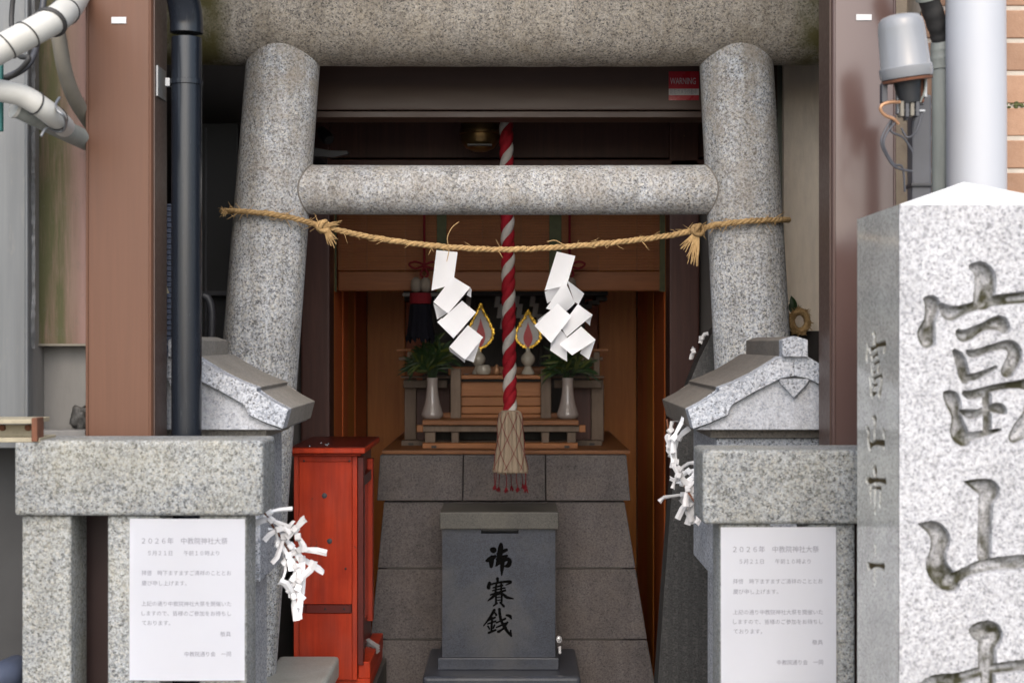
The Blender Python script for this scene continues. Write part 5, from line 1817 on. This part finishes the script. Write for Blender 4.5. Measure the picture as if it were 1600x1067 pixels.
for x, y in ((507, 774), (515, 845)):
    obj('screw', nlathe([(0.001, -0.004), (0.0065, -0.003), (0.0075, 0.0005)], P(x, y, DX + 0.003), 14, (0, 1, 0)), M['metal_dark'], rb, 40)
for x, y in ((540, 888), (508, 951), (538, 951), (475, 720), (546, 720)):
    obj('nail', nlathe([(0.001, -0.002), (0.003, -0.001), (0.003, 0.001)], P(x, y, DX - (0.0012 if y == 951 else -0.0015)), 10, (0, 1, 0)), M['plastic_black'], rb)
# right side: framed glass door
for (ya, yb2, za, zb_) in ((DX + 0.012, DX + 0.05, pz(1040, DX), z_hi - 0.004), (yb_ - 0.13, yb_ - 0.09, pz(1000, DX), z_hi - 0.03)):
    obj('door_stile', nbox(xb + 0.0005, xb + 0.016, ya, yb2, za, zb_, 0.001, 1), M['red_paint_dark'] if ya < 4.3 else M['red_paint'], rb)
obj('door_glass', nbox(xb + 0.0005, xb + 0.004, DX + 0.055, yb_ - 0.135, pz(985, DX), z_hi - 0.09), M['glass_dark'], rb)
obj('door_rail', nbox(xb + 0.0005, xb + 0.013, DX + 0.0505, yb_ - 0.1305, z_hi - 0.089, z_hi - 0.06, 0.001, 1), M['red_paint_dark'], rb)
obj('lid', nbox(xa - 0.008, xb + 0.024, DX - 0.03, yb_ + 0.02, z_hi + 0.0085, pz(700, DX - 0.03), 0.002, 1), M['red_paint'], rb)
obj('lid_moulding', nbox(xa - 0.003, xb + 0.012, DX - 0.012, yb_ + 0.01, z_hi + 0.0004, z_hi + 0.008, 0.002, 1), M['red_paint'], rb)
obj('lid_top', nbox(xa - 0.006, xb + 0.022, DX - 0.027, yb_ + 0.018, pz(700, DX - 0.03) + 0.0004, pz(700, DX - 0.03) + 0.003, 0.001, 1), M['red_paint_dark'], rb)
for i in range(5):
    obj('tack', nlathe([(0.0035, 0), (0.003, 0.002), (0.0005, 0.003)], (xa + 0.01 + random.random() * (xb - xa), DX - 0.02 + random.random() * 0.15, pz(700, DX - 0.03) + 0.003), 8), M['zinc'], rb)
tx = px(590, 4.4)
obj('tray', nbox(xb + 0.001, tx, DX + 0.02, yb_ + 0.02, z_lo, z_lo + 0.045, 0.002, 1), M['red_paint'], rb)
obj('tray_floor', nbox(xa, tx, DX + 0.02, yb_, z_lo - 0.03, z_lo - 0.0005, 0.002, 1), M['red_paint'], rb)
obj('stand', nbox(xa - 0.01, tx + 0.01, DX + 0.03, yb_ + 0.03, 0.06, z_lo - 0.031, 0.004), M['slab_dark'], rb)
for k in range(3):
    t = paper_piece(None, 'paper_slip', ((571, 999 + k * 4, 4.38), (576, 996 + k * 4, 4.40), (594, 1008 + k * 4, 4.36), (589, 1013 + k * 4, 4.34)), M['paper_worn'], 0.001, 3)
    tag(t, ('topmost', 'middle', 'lowest')[k] + ' of three pale paper slips sticking out of the red box side', 'paper slip', 'paper slips in the red box')

# grey smooth stone slab, bottom left of centre
tag(obj('stone_bench', nbox(-0.78, px(529, 4.02), 3.98, 4.10, 0.06, pz(1024, 4.05), 0.012, 3), M['slab_smooth'], None, 40), 'rear edge of smooth stone', 'bench') if False else None
sb = obj('stone_bench', nbox(-0.62, px(529, 4.04), 3.45, 4.06, pz(1024, 4.06) - 0.06, pz(1024, 4.06), 0.014, 4), M['slab_smooth'], None, 40)
tag(sb, 'smooth grey stone slab in front of the red box', 'stone slab')
tag(obj('slab_support', nbox(-0.60, px(529, 4.04) - 0.03, 3.50, 4.03, 0.06, pz(1024, 4.06) - 0.0605, 0.01), M['slab_smooth']), 'plain stone block carrying the smooth grey slab', 'stone block')

# ------------------------------------------------------------------ paper fortunes knotted on wires
def fortune(c, ang, ln, w, rng):
    """one folded strip: a flat knot and two creased tails"""
    bm = bmesh.new()
    u = Vector((math.cos(ang), rng.uniform(-0.45, 0.45), math.sin(ang))).normalized()
    for s in (-1, 1):
        d0 = (u * s + Vector((rng.uniform(-.35, .35), rng.uniform(-.4, .2), -0.45 * rng.random()))).normalized()
        sd = d0.cross(Vector((rng.uniform(-.8, .8), -1, rng.uniform(-.8, .8)))).normalized()
        L = ln * rng.uniform(0.5, 1.1)
        p = c.copy()
        kink = rng.choice((0.45, 0.6, 0.75))
        rows = []
        ww = w * rng.uniform(0.75, 1.25)
        for q, wf in ((0.0, 0.45), (0.18, 0.75), (kink, 1.0), (1.0, 1.0)):
            if q == 1.0:
                d0 = (d0 + Vector((rng.uniform(-.7, .7), rng.uniform(-.6, .3), rng.uniform(-1.0, 0.2)))).normalized()
                sd = (sd + Vector((rng.uniform(-.4, .4), rng.uniform(-.5, .5), rng.uniform(-.4, .4))))
                sd = (sd - d0 * sd.dot(d0)).normalized()
            if rows:
                p = p + d0 * L * (q - last)
            last = q
            up = sd.cross(d0).normalized()
            rows.append((bm.verts.new(p - sd * ww * wf / 2), bm.verts.new(p + up * 0.0028), bm.verts.new(p + sd * ww * wf / 2 + up * 0.0012)))
        for i in range(3):
            for k in range(2):
                bm.faces.new((rows[i][k], rows[i][k + 1], rows[i + 1][k + 1], rows[i + 1][k]))
    # band wrapped round as the knot
    kd = Vector((rng.uniform(-1, 1), 0, rng.uniform(-1, 1))).normalized()
    ks = Vector((-kd.z, 0, kd.x))
    band = []
    for k in range(7):
        th = 2 * math.pi * k / 6
        cc = c + ks * 0.0075 * math.cos(th) + Vector((0, -0.005 + 0.006 * math.sin(th), 0))
        band.append((bm.verts.new(cc - kd * w * 0.42), bm.verts.new(cc + kd * w * 0.42)))
    for k in range(6):
        bm.faces.new((band[k][0], band[k][1], band[k + 1][1], band[k + 1][0]))
    return bm


rng = random.Random(11)
LEFT = [(421, 799, 0.5, 1.1), (424, 812, 2.6, .9), (436, 826, 0.3, 1.0), (444, 838, 1.2, 1.1), (437, 850, 2.2, .9), (462, 826, 0.4, .9), (466, 838, 2.0, .8), (455, 852, 2.4, 1.2),
        (468, 858, 0.2, 1.1), (472, 872, -0.3, 1.0), (452, 868, 1.9, 1.0), (446, 878, 1.4, 1.0), (462, 884, 2.5, 1.1), (458, 904, 1.5, 1.2), (466, 918, 1.3, 1.1), (460, 930, 1.7, 1.2),
        (472, 934, 1.1, 1.2), (468, 906, 0.6, .9)]
wire = [Vector(p) for p in spline([tuple(P(*p)) for p in ((402, 772, 2.955), (411, 796, 2.965), (424, 818, 2.975), (440, 842, 2.98), (454, 866, 2.985), (463, 900, 2.99), (468, 935, 2.99))], 8)]
tag(obj('rusty_wire', ntube(wire, 0.0024, 7), M['rust'], None, 60), 'rusty wire hanging off the left fence with paper fortunes knotted on it', 'wire')
for x, y, a, s in LEFT:
    o = obj('paper_fortune', fortune(P(x, y, 2.975 + rng.uniform(-0.02, 0.02)), a + rng.uniform(-.3, .3), 0.050 * s, 0.0130, rng), M['paper_white'] if rng.random() < .55 else M['paper_worn'], None)
    i_ = LEFT.index((x, y, a, s))
    tag(o, 'topmost white paper fortune strip on the wire at the left fence corner' if i_ == 0 else
        'lowest white paper fortune strip hanging before the red box' if i_ == 16 else
        'white paper fortune strip knotted midway down the wire beside the red box', 'paper fortune', 'paper fortunes left of the red box')
RIGHT = [(1047, 672, 1.6, 1.0), (1052, 684, 1.3, 1.1), (1046, 696, 1.7, 1.0), (1060, 684, 1.1, 1.2), (1049, 710, 1.5, .9), (1056, 722, 1.9, 1.1), (1062, 732, 0.6, 1.1), (1060, 742, 2.3, 1.0),
         (1076, 736, 0.2, 1.2), (1086, 742, 0.4, 1.1), (1066, 754, 2.7, 1.1), (1074, 764, 1.2, 1.2), (1080, 774, 0.3, 1.2), (1068, 772, 2.9, 1.2), (1078, 786, 1.5, 1.3), (1086, 780, 1.2, 1.2),
         (1090, 764, 0.8, 1.1), (1072, 790, 1.8, 1.2), (1092, 790, 1.0, 1.0)]
wire = [Vector(p) for p in spline([tuple(P(*p)) for p in ((1042, 655, 3.36), (1047, 690, 3.35), (1055, 722, 3.32), (1066, 752, 3.28), (1080, 776, 3.22), (1096, 800, 3.14), (1108, 815, 3.0))], 8)]
tag(obj('rusty_wire', ntube(wire, 0.0024, 7), M['rust'], None, 60), 'rusty wire under the right lantern roof with paper fortunes knotted on it', 'wire')
for x, y, a, s in RIGHT:
    o = obj('paper_fortune', fortune(P(x, y, 3.27 + rng.uniform(-0.03, 0.03)), a + rng.uniform(-.3, .3), 0.046 * s, 0.0125, rng), M['paper_white'] if rng.random() < .2 else M['paper_worn'], None)
    i_ = RIGHT.index((x, y, a, s))
    tag(o, 'topmost paper fortune strip tucked right under the eave of the right lantern' if i_ == 0 else
        'lowest paper fortune strip at the corner of the right fence' if i_ == 18 else
        'white paper fortune strip knotted midway along the wire under the right stone lantern', 'paper fortune', 'paper fortunes under the right lantern')
for x, y in ((1083, 549), (1096, 528)):
    o = obj('paper_fortune', fortune(P(x, y, 3.985), 1.2, 0.022, 0.012, rng), M['paper_worn'], None)
    tag(o, ('larger lower' if y > 540 else 'smaller upper') + ' scrap of paper stuck to the edge of the dark engraved slab', 'paper fortune', 'paper scraps on the engraved slab')
